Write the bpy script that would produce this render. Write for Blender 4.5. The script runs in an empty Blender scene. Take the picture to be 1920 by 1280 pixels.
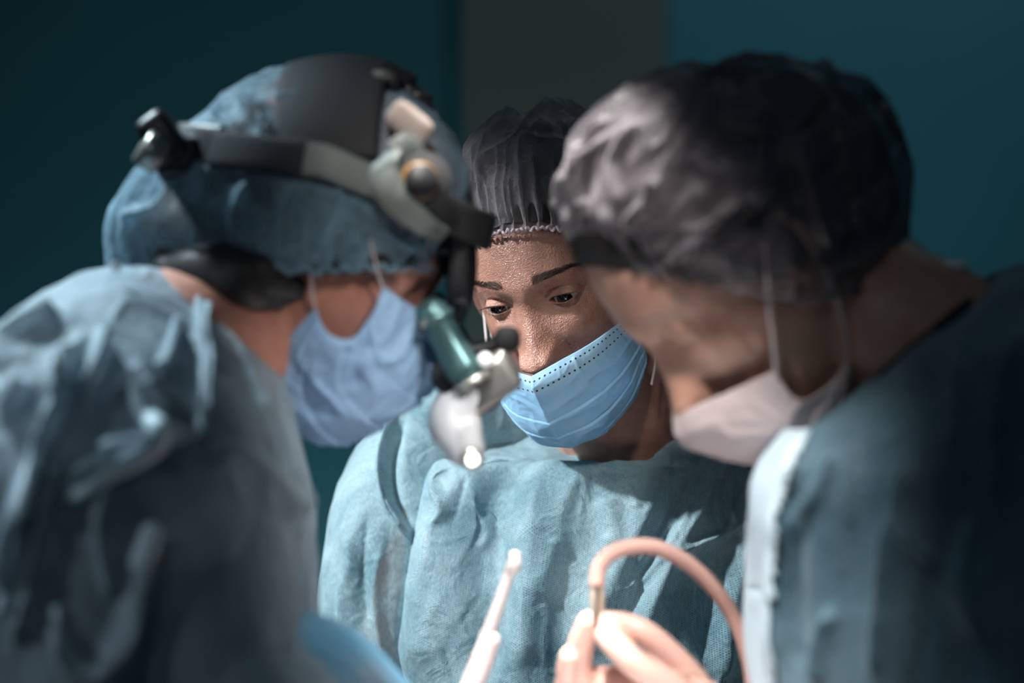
import bpy, bmesh, math, random
import numpy as np
from mathutils import Vector, Matrix

random.seed(4)
rng = np.random.default_rng(7)

PARTS = "MLRT"
SC = bpy.context.scene
COL = SC.collection
# ------------------------------------------------------------------ camera
FOC, SENS, W_PX, CAMZ = 85.0, 36.0, 1920, 1.45
K = SENS / FOC / W_PX
cam_data = bpy.data.cameras.new('camera')
cam = bpy.data.objects.new('camera', cam_data)
COL.objects.link(cam)
cam.location = (0, 0, CAMZ)
cam.rotation_euler = (math.radians(90), 0, 0)
cam_data.lens = FOC
cam_data.sensor_width = SENS
cam_data.clip_start = 0.05
cam_data.dof.use_dof = True
cam_data.dof.focus_distance = 2.02
cam_data.dof.aperture_fstop = 2.4
SC.camera = cam
# ------------------------------------------------------------------ view
SC.view_settings.view_transform = 'Standard'
SC.view_settings.look = 'None'
SC.view_settings.gamma = 1
SC.view_settings.use_curve_mapping = False
SC.view_settings.exposure = 0.0
SC.cycles.max_bounces = 8
SC.cycles.transparent_max_bounces = 16
# ------------------------------------------------------------------ world
world = bpy.data.worlds.new('world')
SC.world = world
world.use_nodes = True
bg = world.node_tree.nodes['Background']
bg.inputs[0].default_value = (0.30, 0.62, 0.80, 1)
bg.inputs[1].default_value = 0.032


def look_at(o, target):
    d = Vector(target) - o.location
    o.rotation_euler = d.to_track_quat('-Z', 'Y').to_euler()


def area(name, loc, target, power, size, color=(1, 1, 1), spread=180, size_y=None):
    L = bpy.data.lights.new(name, 'AREA')
    L.energy = power
    L.shape = 'RECTANGLE' if size_y else 'DISK'
    L.size = size
    if size_y:
        L.size_y = size_y
    L.color = color
    L.spread = math.radians(spread)
    o = bpy.data.objects.new(name, L)
    COL.objects.link(o)
    o.location = loc
    look_at(o, target)
    return o


# theatre lamp over the table, in front of the middle surgeon, and cool spots from the left
def spot(name, loc, target, power, radius, color, size, blend):
    L = bpy.data.lights.new(name, 'SPOT')
    L.energy = power
    L.shadow_soft_size = radius
    L.color = color
    L.spot_size = math.radians(size)
    L.spot_blend = blend
    o = bpy.data.objects.new(name, L)
    COL.objects.link(o)
    o.location = loc
    look_at(o, target)
    return o


spot('theatre_lamp', (-0.045, 1.50, 2.25), (0.03, 1.66, 1.03), 250, 0.04, (1.0, 0.96, 0.93), 14, 0.3)
spot('theatre_lamp_satellite', (-0.13, 0.75, 2.15), (0.02, 2.06, 1.33), 44, 0.05, (1.0, 0.95, 0.91), 13.5, 0.9)
spot('theatre_lamp_table', (-0.16, 0.95, 2.25), (0.095, 1.67, 1.14), 120, 0.05, (1.0, 0.95, 0.92), 20, 0.5)
spot('cool_ceiling_spot', (-0.95, 2.0, 2.55), (-0.40, 1.64, 1.45), 170, 0.10, (0.72, 0.90, 1.0), 34, 0.7)
spot('cool_side_spot', (-1.05, 1.62, 2.20), (-0.02, 2.12, 1.24), 185, 0.045, (0.88, 0.95, 1.0), 25, 0.7)
spot('fill_spot_right', (0.42, 0.95, 2.00), (-0.12, 1.72, 1.34), 42, 0.05, (1.0, 0.97, 0.95), 14, 0.8)  # added fill that brightens the left surgeon's mask
spot('cool_low_spot', (-1.6, 0.55, 1.85), (-0.50, 1.52, 1.32), 42, 0.08, (0.78, 0.90, 1.0), 22, 0.9)
area('room_light', (-0.5, 0.3, 2.1), (0.0, 2.0, 1.35), 1.05, 0.6, (0.86, 0.92, 1.0))
area('back_wall_light', (-0.2, 2.9, 0.35), (-0.25, 3.9, 1.0), 5.2, 0.5, (0.7, 0.95, 1.0))
area('back_wall_low_light', (-0.34, 3.3, 0.80), (-0.30, 3.9, 1.15), 2.2, 0.3, (0.6, 0.97, 1.0))
area('back_wall_upper_light', (0.75, 3.0, 2.8), (0.55, 3.9, 1.7), 3.5, 0.5, (0.7, 0.9, 1.0))


# ================================================================== helpers
def P(px, py, d):
    return np.array([(px - 960) * K * d, d, CAMZ - (py - 640) * K * d])


def to_px(p):
    p = np.asarray(p, float)
    return np.stack([960 + p[..., 0] / (K * p[..., 1]), 640 - (p[..., 2] - CAMZ) / (K * p[..., 1])], -1)


def unit(v):
    v = np.asarray(v, float)
    return v / (np.linalg.norm(v, axis=-1, keepdims=True) + 1e-12)


def sm(a, b, x):
    t = np.clip((x - a) / (b - a), 0, 1)
    return t * t * (3 - 2 * t)


def gs(x, s):
    return np.exp(-0.5 * (x / s) ** 2)


def _h(i, j, k, seed):
    n = (i * 374761393 + j * 668265263 + k * 2147483647 + seed * 974634777) & 0xFFFFFFFF
    n = ((n ^ (n >> 13)) * 1274126177) & 0xFFFFFFFF
    n = n ^ (n >> 16)
    return (n & 0xFFFF) / 32767.5 - 1.0


def noise(p, scale=1.0, seed=0, octaves=1):
    """smooth value noise, about -1..1; p (...,3) or (...,2)"""
    p = np.asarray(p, float)
    if p.shape[-1] == 2:
        p = np.concatenate([p, np.zeros(p.shape[:-1] + (1,))], -1)
    out = 0
    amp = 1.0
    for o in range(octaves):
        q = p * scale * (2 ** o) + 17.3 * o
        f = np.floor(q)
        t = q - f
        t = t * t * t * (t * (6 * t - 15) + 10)
        i, j, k = (f[..., 0].astype(np.int64), f[..., 1].astype(np.int64), f[..., 2].astype(np.int64))
        x, y, z = t[..., 0], t[..., 1], t[..., 2]
        c = [[[_h(i + a, j + b, k + d, seed + o) for d in (0, 1)] for b in (0, 1)] for a in (0, 1)]
        e = [[c[a][b][0] * (1 - z) + c[a][b][1] * z for b in (0, 1)] for a in (0, 1)]
        g = [e[a][0] * (1 - y) + e[a][1] * y for a in (0, 1)]
        out = out + amp * (g[0] * (1 - x) + g[1] * x)
        amp *= 0.5
    return out


def ridged(p, scale, seed=0):
    """sharp creases where the noise crosses zero"""
    return 1 - np.abs(noise(p, scale, seed)) * 2.2


def cr(keys, m, closed=False):
    """Catmull-Rom through the rows of keys, m samples"""
    keys = np.asarray(keys, float)
    n = len(keys)
    if n == 2:
        t = np.linspace(0, 1, m)[:, None]
        return keys[0] * (1 - t) + keys[1] * t
    s = np.linspace(0, n - 1, m)
    i = np.minimum(s.astype(int), n - 2)
    t = (s - i)[:, None]
    ext = np.vstack([2 * keys[0] - keys[1], keys, 2 * keys[-1] - keys[-2]])
    p0, p1, p2, p3 = ext[i], ext[i + 1], ext[i + 2], ext[i + 3]
    return 0.5 * (2 * p1 + (p2 - p0) * t + (2 * p0 - 5 * p1 + 4 * p2 - p3) * t ** 2 + (3 * p1 - p0 - 3 * p2 + p3) * t ** 3)


def grid_faces(m, n, wrap=True, base=0):
    i = np.arange(m - 1)[:, None]
    j = np.arange(n if wrap else n - 1)[None, :]
    j2 = (j + 1) % n
    a = i * n + j
    b = i * n + j2
    c = (i + 1) * n + j2
    d = (i + 1) * n + j
    return (np.stack([a, b, c, d], -1).reshape(-1, 4) + base)


def grid_normals(G, wrap=True):
    if wrap:
        du = np.roll(G, -1, 1) - np.roll(G, 1, 1)
    else:
        du = np.gradient(G, axis=1)
    dv = np.gradient(G, axis=0)
    return unit(np.cross(du, dv))


def mesh_obj(name, V, F, material=None, parent=None, smooth=True, uv=None):
    me = bpy.data.meshes.new(name)
    V = np.asarray(V, float).reshape(-1, 3)
    me.from_pydata(V.tolist(), [], [tuple(f) for f in F])
    if uv is not None:
        lay = me.uv_layers.new(name='UVMap')
        idx = np.empty(len(me.loops), dtype=np.int32)
        me.loops.foreach_get('vertex_index', idx)
        lay.data.foreach_set('uv', np.asarray(uv, np.float32).reshape(-1, 2)[idx].ravel())
    if smooth:
        me.polygons.foreach_set('use_smooth', [True] * len(me.polygons))
    me.update()
    o = bpy.data.objects.new(name, me)
    COL.objects.link(o)
    if material:
        me.materials.append(material)
    if parent:
        put_under(o, parent)
    return o


def put_under(o, parent):
    o.parent = parent
    bpy.context.view_layer.update()
    o.matrix_parent_inverse = parent.matrix_world.inverted()


def arc_uv(G, wrap=True):
    """uv in metres from arc lengths of a grid (m,n,3)"""
    m, n = G.shape[:2]
    dv = np.linalg.norm(np.diff(G, axis=0), axis=-1).mean(1)
    v = np.concatenate([[0], np.cumsum(dv)])
    du = np.linalg.norm(np.diff(G, axis=1), axis=-1).mean(0)
    u = np.concatenate([[0], np.cumsum(du)])
    return np.stack(np.broadcast_arrays(u[None, :], v[:, None]), -1)


def closed(G):
    """verts, faces of a closed tube-like grid (m rings, n around) with fan caps"""
    m, n = G.shape[:2]
    V = np.vstack([G.reshape(-1, 3), G[0].mean(0), G[-1].mean(0)])
    F = [tuple(f) for f in grid_faces(m, n)]
    a, b = m * n, m * n + 1
    F += [(a, (j + 1) % n, j) for j in range(n)]
    F += [(b, (m - 1) * n + j, (m - 1) * n + (j + 1) % n) for j in range(n)]
    return V, F


def tube_grid(centers, ra, rb=None, side=(0, 1, 0), m=24, n=20, exp=2.0, fixed=False):
    """grid (m,n,3) swept along centers; ra along side axis, rb across"""
    centers = np.asarray(centers, float)
    ra = np.broadcast_to(np.asarray(ra, float), (len(centers),))
    rb = ra if rb is None else np.broadcast_to(np.asarray(rb, float), (len(centers),))
    D = cr(np.column_stack([centers, ra, rb]), m)
    C, A, B = D[:, :3], np.maximum(D[:, 3], 1e-5), np.maximum(D[:, 4], 1e-5)
    T = unit(np.gradient(C, axis=0))
    S = np.broadcast_to(np.asarray(side, float), T.shape)
    X = unit(S - T * (S * T).sum(-1, keepdims=True))
    Y = np.cross(T, X)
    a = np.linspace(0, 2 * np.pi, n, endpoint=False)
    ca, sa = np.cos(a), np.sin(a)
    ca = np.sign(ca) * np.abs(ca) ** (2 / exp)
    sa = np.sign(sa) * np.abs(sa) ** (2 / exp)
    return C[:, None] + X[:, None] * (A[:, None] * ca)[..., None] + Y[:, None] * (B[:, None] * sa)[..., None]


def round_tube(pts, r, m=24, n=16, side=(0, 1, 0), rb=None, ends=True):
    """closed tube with rounded ends"""
    pts = np.asarray(pts, float)
    r = np.broadcast_to(np.asarray(r, float), (len(pts),)).copy()
    rb_ = r if rb is None else np.broadcast_to(np.asarray(rb, float), (len(pts),)).copy()
    D = cr(np.column_stack([pts, r, rb_]), m)
    C, A, B = D[:, :3], D[:, 3], D[:, 4]
    if ends:
        k = 6
        t0 = unit(C[0] - C[1])
        t1 = unit(C[-1] - C[-2])
        th = np.linspace(np.pi / 2, 0, k + 1)[:-1]
        pre = [(C[0] + t0 * min(A[0], B[0]) * math.sin(x), A[0] * math.cos(x), B[0] * math.cos(x)) for x in th]
        post = [(C[-1] + t1 * min(A[-1], B[-1]) * math.sin(x), A[-1] * math.cos(x), B[-1] * math.cos(x)) for x in th[::-1]]
        C = np.vstack([[p[0] for p in pre], C, [p[0] for p in post]])
        A = np.concatenate([[p[1] for p in pre], A, [p[1] for p in post]])
        B = np.concatenate([[p[2] for p in pre], B, [p[2] for p in post]])
    T = unit(np.gradient(C, axis=0))
    S = np.broadcast_to(np.asarray(side, float), T.shape)
    X = unit(S - T * (S * T).sum(-1, keepdims=True))
    Y = np.cross(T, X)
    a = np.linspace(0, 2 * np.pi, n, endpoint=False)
    A = np.maximum(A, 1e-5)
    B = np.maximum(B, 1e-5)
    G = C[:, None] + X[:, None] * (A[:, None] * np.cos(a))[..., None] + Y[:, None] * (B[:, None] * np.sin(a))[..., None]
    return closed(G)


def join(parts):
    V, F, b = [], [], 0
    for v, f in parts:
        V.append(np.asarray(v, float).reshape(-1, 3))
        F += [tuple(int(i) + b for i in q) for q in f]
        b += len(V[-1])
    return np.vstack(V), F


def rbox(c, ax, ay, az, hx, hy, hz, exp=5.0, m=18, n=28):
    """rounded box as a superellipsoid with world axes ax, ay, az"""
    th = np.linspace(-np.pi / 2, np.pi / 2, m)
    a = np.linspace(0, 2 * np.pi, n, endpoint=False)
    f = lambda x: np.sign(x) * np.abs(x) ** (2 / exp)
    z = f(np.sin(th))[:, None] * np.ones(n)
    r = f(np.maximum(np.cos(th), 0))[:, None]
    x, y = r * f(np.cos(a)), r * f(np.sin(a))
    G = np.asarray(c) + x[..., None] * unit(ax) * hx + y[..., None] * unit(ay) * hy + z[..., None] * unit(az) * hz
    return closed(G)


def disc(c, axis, r, h, n=32, bev=0.15, side=None):
    """short cylinder with bevelled rims"""
    axis = unit(axis)
    b = min(r, h) * bev
    pts = [(0 * r + 1e-5, -h / 2), (r - b, -h / 2), (r, -h / 2 + b), (r, h / 2 - b), (r - b, h / 2), (1e-5, h / 2)]
    s = np.array([0, 1, 0.13]) if side is None else np.asarray(side, float)
    X = unit(s - axis * (s @ axis))
    Y = np.cross(axis, X)
    a = np.linspace(0, 2 * np.pi, n, endpoint=False)
    G = np.array([[np.asarray(c) + axis * q + X * p * math.cos(t) + Y * p * math.sin(t) for t in a] for p, q in pts])
    return closed(G)


def organic(name, parts, voxel, smooth=4, material=None, parent=None, keep=None):
    """one continuous surface grown over overlapping closed pieces"""
    V, F = join(parts)
    o = mesh_obj(name, V, F)
    md = o.modifiers.new('r', 'REMESH')
    md.mode = 'VOXEL'
    md.voxel_size = voxel
    md.use_smooth_shade = True
    if smooth:
        sm_ = o.modifiers.new('s', 'SMOOTH')
        sm_.factor = 0.5
        sm_.iterations = smooth
    dg = bpy.context.evaluated_depsgraph_get()
    me = bpy.data.meshes.new_from_object(o.evaluated_get(dg))
    old = o.data
    o.modifiers.clear()
    o.data = me
    bpy.data.meshes.remove(old)
    me.materials.clear()
    if material:
        me.materials.append(material)
    me.polygons.foreach_set('use_smooth', [True] * len(me.polygons))
    if parent:
        put_under(o, parent)
    return o


def union(a, b):
    """boolean union of b into a, b removed"""
    md = a.modifiers.new('u', 'BOOLEAN')
    md.operation = 'UNION'
    md.object = b
    try:
        md.solver = 'MANIFOLD'
    except Exception:
        md.solver = 'EXACT'
    bpy.context.view_layer.update()
    dg = bpy.context.evaluated_depsgraph_get()
    me = bpy.data.meshes.new_from_object(a.evaluated_get(dg))
    if len(me.polygons) < 100:
        print('union failed, joined instead')
        V1 = np.array([v.co for v in a.data.vertices]); V2 = np.array([v.co for v in b.data.vertices])
        me = bpy.data.meshes.new(a.name)
        F = [tuple(p.vertices) for p in a.data.polygons] + [tuple(i + len(V1) for i in p.vertices) for p in b.data.polygons]
        me.from_pydata(np.vstack([V1, V2]).tolist(), [], F)
    a.modifiers.clear()
    a.data = me
    bpy.data.objects.remove(b)
    me.polygons.foreach_set('use_smooth', [True] * len(me.polygons))
    return a


def seg_dist(p, line):
    """distance and running parameter (0..1) of pixels p (...,2) to a polyline"""
    line = np.asarray(line, float)
    L = np.concatenate([[0], np.cumsum(np.linalg.norm(np.diff(line, axis=0), axis=1))])
    best = np.full(p.shape[:-1], 1e9)
    par = np.zeros(p.shape[:-1])
    for i in range(len(line) - 1):
        a, b = line[i], line[i + 1]
        ab = b - a
        t = np.clip(((p - a) @ ab) / (ab @ ab), 0, 1)
        d = np.linalg.norm(p - (a + t[..., None] * ab), axis=-1)
        s = (L[i] + t * (L[i + 1] - L[i])) / L[-1]
        k = d < best
        best = np.where(k, d, best)
        par = np.where(k, s, par)
    return best, par


def folds(G, strokes, wrap=True):
    """press ridges (h > 0) and valleys (h < 0), metres, into the camera side of a cloth grid.
    stroke = (polyline, half width, height[, sharpness])"""
    N = grid_normals(G, wrap)
    if ((G - G.mean((0, 1))) * N).sum() < 0:
        N = -N
    px = to_px(G)
    face = sm(-0.25, 0.25, -(N * unit(G - np.array([0, 0, CAMZ]))).sum(-1))
    D = np.zeros(G.shape[:2])
    for st in strokes:
        line, wd, h = st[0], st[1], st[2]
        p = st[3] if len(st) > 3 else 1.6
        line = cr(line, max(len(line) * 6, 12)) if len(line) > 2 else line
        d, s = seg_dist(px, line)
        taper = sm(0, 0.18, s) * sm(0, 0.18, 1 - s) * 0.85 + 0.15
        D += h * np.exp(-(d / wd) ** p) * taper
    return G + N * (D * face)[..., None]


def surf_at(grids, line, lift=0.001):
    """points of the nearest cloth under a pixel polyline, lifted towards the viewer"""
    A = np.vstack([g.reshape(-1, 3) for g in grids])
    px = to_px(A)
    out = []
    for p in cr(line, 40):
        d = np.linalg.norm(px - p, axis=1)
        k = np.where(d < 6)[0]
        if len(k) == 0:
            k = np.argsort(d)[:3]
        dep = A[k, 1].min()
        out.append(P(p[0], p[1], dep - lift))
    out = np.array(out)
    for _ in range(3):
        out[1:-1] = (out[:-2] + out[1:-1] * 2 + out[2:]) / 4
    return out


# ================================================================== materials
def new_mat(name):
    m = bpy.data.materials.new(name)
    m.use_nodes = True
    nt = m.node_tree
    b = nt.nodes['Principled BSDF']
    return m, nt, b, nt.nodes['Material Output']


def N(nt, t, **kw):
    n = nt.nodes.new(t)
    for k, v in kw.items():
        setattr(n, k, v)
    return n


def L(nt, a, b):
    nt.links.new(a, b)


def plain(name, col, rough=0.5, metal=0.0, coat=0.0, bump=0.0, bscale=200, spec=0.5, emit=None, var=0.12):
    m, nt, b, out = new_mat(name)
    tc = N(nt, 'ShaderNodeTexCoord')
    nz = N(nt, 'ShaderNodeTexNoise')
    nz.inputs['Scale'].default_value = 25
    L(nt, tc.outputs['Object'], nz.inputs['Vector'])
    mix = N(nt, 'ShaderNodeMix', data_type='RGBA')
    mix.inputs['A'].default_value = (*[c * (1 - var) for c in col], 1)
    mix.inputs['B'].default_value = (*[min(1, c * (1 + var)) for c in col], 1)
    L(nt, nz.outputs['Fac'], mix.inputs['Factor'])
    L(nt, mix.outputs['Result'], b.inputs['Base Color'])
    b.inputs['Roughness'].default_value = rough
    b.inputs['Metallic'].default_value = metal
    b.inputs['Coat Weight'].default_value = coat
    b.inputs['Specular IOR Level'].default_value = spec
    if bump:
        n2 = N(nt, 'ShaderNodeTexNoise')
        n2.inputs['Scale'].default_value = bscale
        L(nt, tc.outputs['Object'], n2.inputs['Vector'])
        bp = N(nt, 'ShaderNodeBump')
        bp.inputs['Strength'].default_value = bump
        bp.inputs['Distance'].default_value = 0.001
        L(nt, n2.outputs['Fac'], bp.inputs['Height'])
        L(nt, bp.outputs['Normal'], b.inputs['Normal'])
    if emit:
        b.inputs['Emission Color'].default_value = (*emit[0], 1)
        b.inputs['Emission Strength'].default_value = emit[1]
    return m


def skin(name, c1, c2, rough=0.42, pores=0.35, spec=0.5, sss=0.12, lip=None):
    m, nt, b, out = new_mat(name)
    tc = N(nt, 'ShaderNodeTexCoord')
    n1 = N(nt, 'ShaderNodeTexNoise')
    n1.inputs['Scale'].default_value = 55
    n1.inputs['Detail'].default_value = 5
    n1.inputs['Roughness'].default_value = 0.62
    L(nt, tc.outputs['Object'], n1.inputs['Vector'])
    r = N(nt, 'ShaderNodeValToRGB')
    r.color_ramp.elements[0].position = 0.36
    r.color_ramp.elements[1].position = 0.66
    r.color_ramp.elements[0].color = (*c1, 1)
    r.color_ramp.elements[1].color = (*c2, 1)
    L(nt, n1.outputs['Fac'], r.inputs['Fac'])
    # freckles and blotches
    v = N(nt, 'ShaderNodeTexVoronoi')
    v.inputs['Scale'].default_value = 190
    L(nt, tc.outputs['Object'], v.inputs['Vector'])
    fr = N(nt, 'ShaderNodeMapRange')
    fr.inputs['From Min'].default_value = 0.05
    fr.inputs['From Max'].default_value = 0.30
    fr.inputs['To Min'].default_value = 0.78
    fr.inputs['To Max'].default_value = 1.0
    L(nt, v.outputs['Distance'], fr.inputs['Value'])
    mul = N(nt, 'ShaderNodeMix', data_type='RGBA', blend_type='MULTIPLY')
    mul.inputs['Factor'].default_value = 0.5
    L(nt, r.outputs['Color'], mul.inputs['A'])
    L(nt, fr.outputs['Result'], mul.inputs['B'])
    L(nt, mul.outputs['Result'], b.inputs['Base Color'])
    b.inputs['Roughness'].default_value = rough
    b.inputs['Specular IOR Level'].default_value = spec
    b.inputs['Subsurface Weight'].default_value = sss
    b.inputs['Subsurface Radius'].default_value = (1.0, 0.35, 0.2)
    b.inputs['Subsurface Scale'].default_value = 0.004
    v2 = N(nt, 'ShaderNodeTexVoronoi')
    v2.inputs['Scale'].default_value = 900
    L(nt, tc.outputs['Object'], v2.inputs['Vector'])
    n2 = N(nt, 'ShaderNodeTexNoise')
    n2.inputs['Scale'].default_value = 420
    n2.inputs['Detail'].default_value = 4
    L(nt, tc.outputs['Object'], n2.inputs['Vector'])
    ad = N(nt, 'ShaderNodeMath', operation='ADD')
    L(nt, v2.outputs['Distance'], ad.inputs[0])
    L(nt, n2.outputs['Fac'], ad.inputs[1])
    bp = N(nt, 'ShaderNodeBump')
    bp.inputs['Strength'].default_value = pores
    bp.inputs['Distance'].default_value = 0.0010
    L(nt, ad.outputs[0], bp.inputs['Height'])
    L(nt, bp.outputs['Normal'], b.inputs['Normal'])
    return m


def nonwoven(name, c1, c2, alpha=0.75, alpha_var=0.25, edge=0.25, rough=0.55, weave=0.5, weave_mm=1.7,
             crinkle=0.5, trans=0.3, mott=9.0, sheen=0.2, spec=0.35, wave_uv=True):
    """thin spunbond cloth: mottled fibre density, a fine dotted emboss, light coming through"""
    m, nt, b, out = new_mat(name)
    tc = N(nt, 'ShaderNodeTexCoord')
    n1 = N(nt, 'ShaderNodeTexNoise')
    n1.inputs['Scale'].default_value = mott
    n1.inputs['Detail'].default_value = 7
    n1.inputs['Roughness'].default_value = 0.62
    n1.inputs['Distortion'].default_value = 0.6
    L(nt, tc.outputs['Object'], n1.inputs['Vector'])
    mp = N(nt, 'ShaderNodeMapping')
    mp.inputs['Scale'].default_value = (900, 900, 240)
    L(nt, tc.outputs['Object'], mp.inputs['Vector'])
    nf = N(nt, 'ShaderNodeTexNoise')
    nf.inputs['Scale'].default_value = 1.0
    nf.inputs['Detail'].default_value = 3
    L(nt, mp.outputs['Vector'], nf.inputs['Vector'])
    add = N(nt, 'ShaderNodeMath', operation='MULTIPLY_ADD')
    L(nt, nf.outputs['Fac'], add.inputs[0])
    add.inputs[1].default_value = 0.35
    L(nt, n1.outputs['Fac'], add.inputs[2])
    r = N(nt, 'ShaderNodeMapRange')
    r.inputs['From Min'].default_value = 0.48
    r.inputs['From Max'].default_value = 0.92
    L(nt, add.outputs[0], r.inputs['Value'])
    mix = N(nt, 'ShaderNodeMix', data_type='RGBA')
    mix.inputs['A'].default_value = (*c1, 1)
    mix.inputs['B'].default_value = (*c2, 1)
    L(nt, r.outputs['Result'], mix.inputs['Factor'])
    L(nt, mix.outputs['Result'], b.inputs['Base Color'])
    b.inputs['Roughness'].default_value = rough
    b.inputs['Specular IOR Level'].default_value = spec
    b.inputs['Sheen Weight'].default_value = sheen
    b.inputs['Sheen Roughness'].default_value = 0.4
    # dotted emboss from the cloth's own uv (metres)
    uv = N(nt, 'ShaderNodeUVMap')
    sp = N(nt, 'ShaderNodeSeparateXYZ')
    L(nt, uv.outputs['UV'], sp.inputs[0])
    kf = 2 * math.pi / (weave_mm / 1000)
    wav = []
    for ch in ('X', 'Y'):
        mu = N(nt, 'ShaderNodeMath', operation='MULTIPLY')
        L(nt, sp.outputs[ch], mu.inputs[0])
        mu.inputs[1].default_value = kf * (0.5 if ch == 'X' else 0.87)
        si = N(nt, 'ShaderNodeMath', operation='SINE')
        L(nt, mu.outputs[0], si.inputs[0])
        wav.append(si)
    dot = N(nt, 'ShaderNodeMath', operation='MULTIPLY')
    L(nt, wav[0].outputs[0], dot.inputs[0])
    L(nt, wav[1].outputs[0], dot.inputs[1])
    dr = N(nt, 'ShaderNodeMapRange')
    dr.inputs['From Min'].default_value = 0.15
    dr.inputs['From Max'].default_value = 0.75
    L(nt, dot.outputs[0], dr.inputs['Value'])     # 1 in the pressed dots
    # bump: crinkle + fibres + dots
    nc = N(nt, 'ShaderNodeTexNoise')
    nc.inputs['Scale'].default_value = 38
    nc.inputs['Detail'].default_value = 5
    nc.inputs['Distortion'].default_value = 1.5
    L(nt, tc.outputs['Object'], nc.inputs['Vector'])
    bp = N(nt, 'ShaderNodeBump')
    bp.inputs['Strength'].default_value = crinkle
    bp.inputs['Distance'].default_value = 0.006
    L(nt, nc.outputs['Fac'], bp.inputs['Height'])
    ad2 = N(nt, 'ShaderNodeMath', operation='MULTIPLY_ADD')
    L(nt, dr.outputs['Result'], ad2.inputs[0])
    ad2.inputs[1].default_value = -weave
    L(nt, nf.outputs['Fac'], ad2.inputs[2])
    bp2 = N(nt, 'ShaderNodeBump')
    bp2.inputs['Strength'].default_value = 0.5
    bp2.inputs['Distance'].default_value = 0.0006
    L(nt, ad2.outputs[0], bp2.inputs['Height'])
    L(nt, bp.outputs['Normal'], bp2.inputs['Normal'])
    L(nt, bp2.outputs['Normal'], b.inputs['Normal'])
    tr = N(nt, 'ShaderNodeBsdfTranslucent')
    L(nt, mix.outputs['Result'], tr.inputs['Color'])
    m1 = N(nt, 'ShaderNodeMixShader')
    m1.inputs[0].default_value = trans
    L(nt, b.outputs[0], m1.inputs[1])
    L(nt, tr.outputs[0], m1.inputs[2])
    if alpha >= 1:
        L(nt, m1.outputs[0], out.inputs[0])
        return m
    tp = N(nt, 'ShaderNodeBsdfTransparent')
    lw = N(nt, 'ShaderNodeLayerWeight')
    lw.inputs['Blend'].default_value = 0.5
    a1 = N(nt, 'ShaderNodeMath', operation='MULTIPLY_ADD')   # density by mottle
    L(nt, r.outputs['Result'], a1.inputs[0])
    a1.inputs[1].default_value = alpha_var
    a1.inputs[2].default_value = alpha
    a2 = N(nt, 'ShaderNodeMath', operation='MULTIPLY_ADD')   # seen through more cloth at a grazing angle
    L(nt, lw.outputs['Facing'], a2.inputs[0])
    a2.inputs[1].default_value = edge
    L(nt, a1.outputs[0], a2.inputs[2])
    a3 = N(nt, 'ShaderNodeMath', operation='MULTIPLY_ADD')
    L(nt, dr.outputs['Result'], a3.inputs[0])
    a3.inputs[1].default_value = -0.55 * weave
    L(nt, a2.outputs[0], a3.inputs[2])
    a3.use_clamp = True
    m2 = N(nt, 'ShaderNodeMixShader')
    L(nt, a3.outputs[0], m2.inputs[0])
    L(nt, tp.outputs[0], m2.inputs[1])
    L(nt, m1.outputs[0], m2.inputs[2])
    L(nt, m2.outputs[0], out.inputs[0])
    return m


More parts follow.
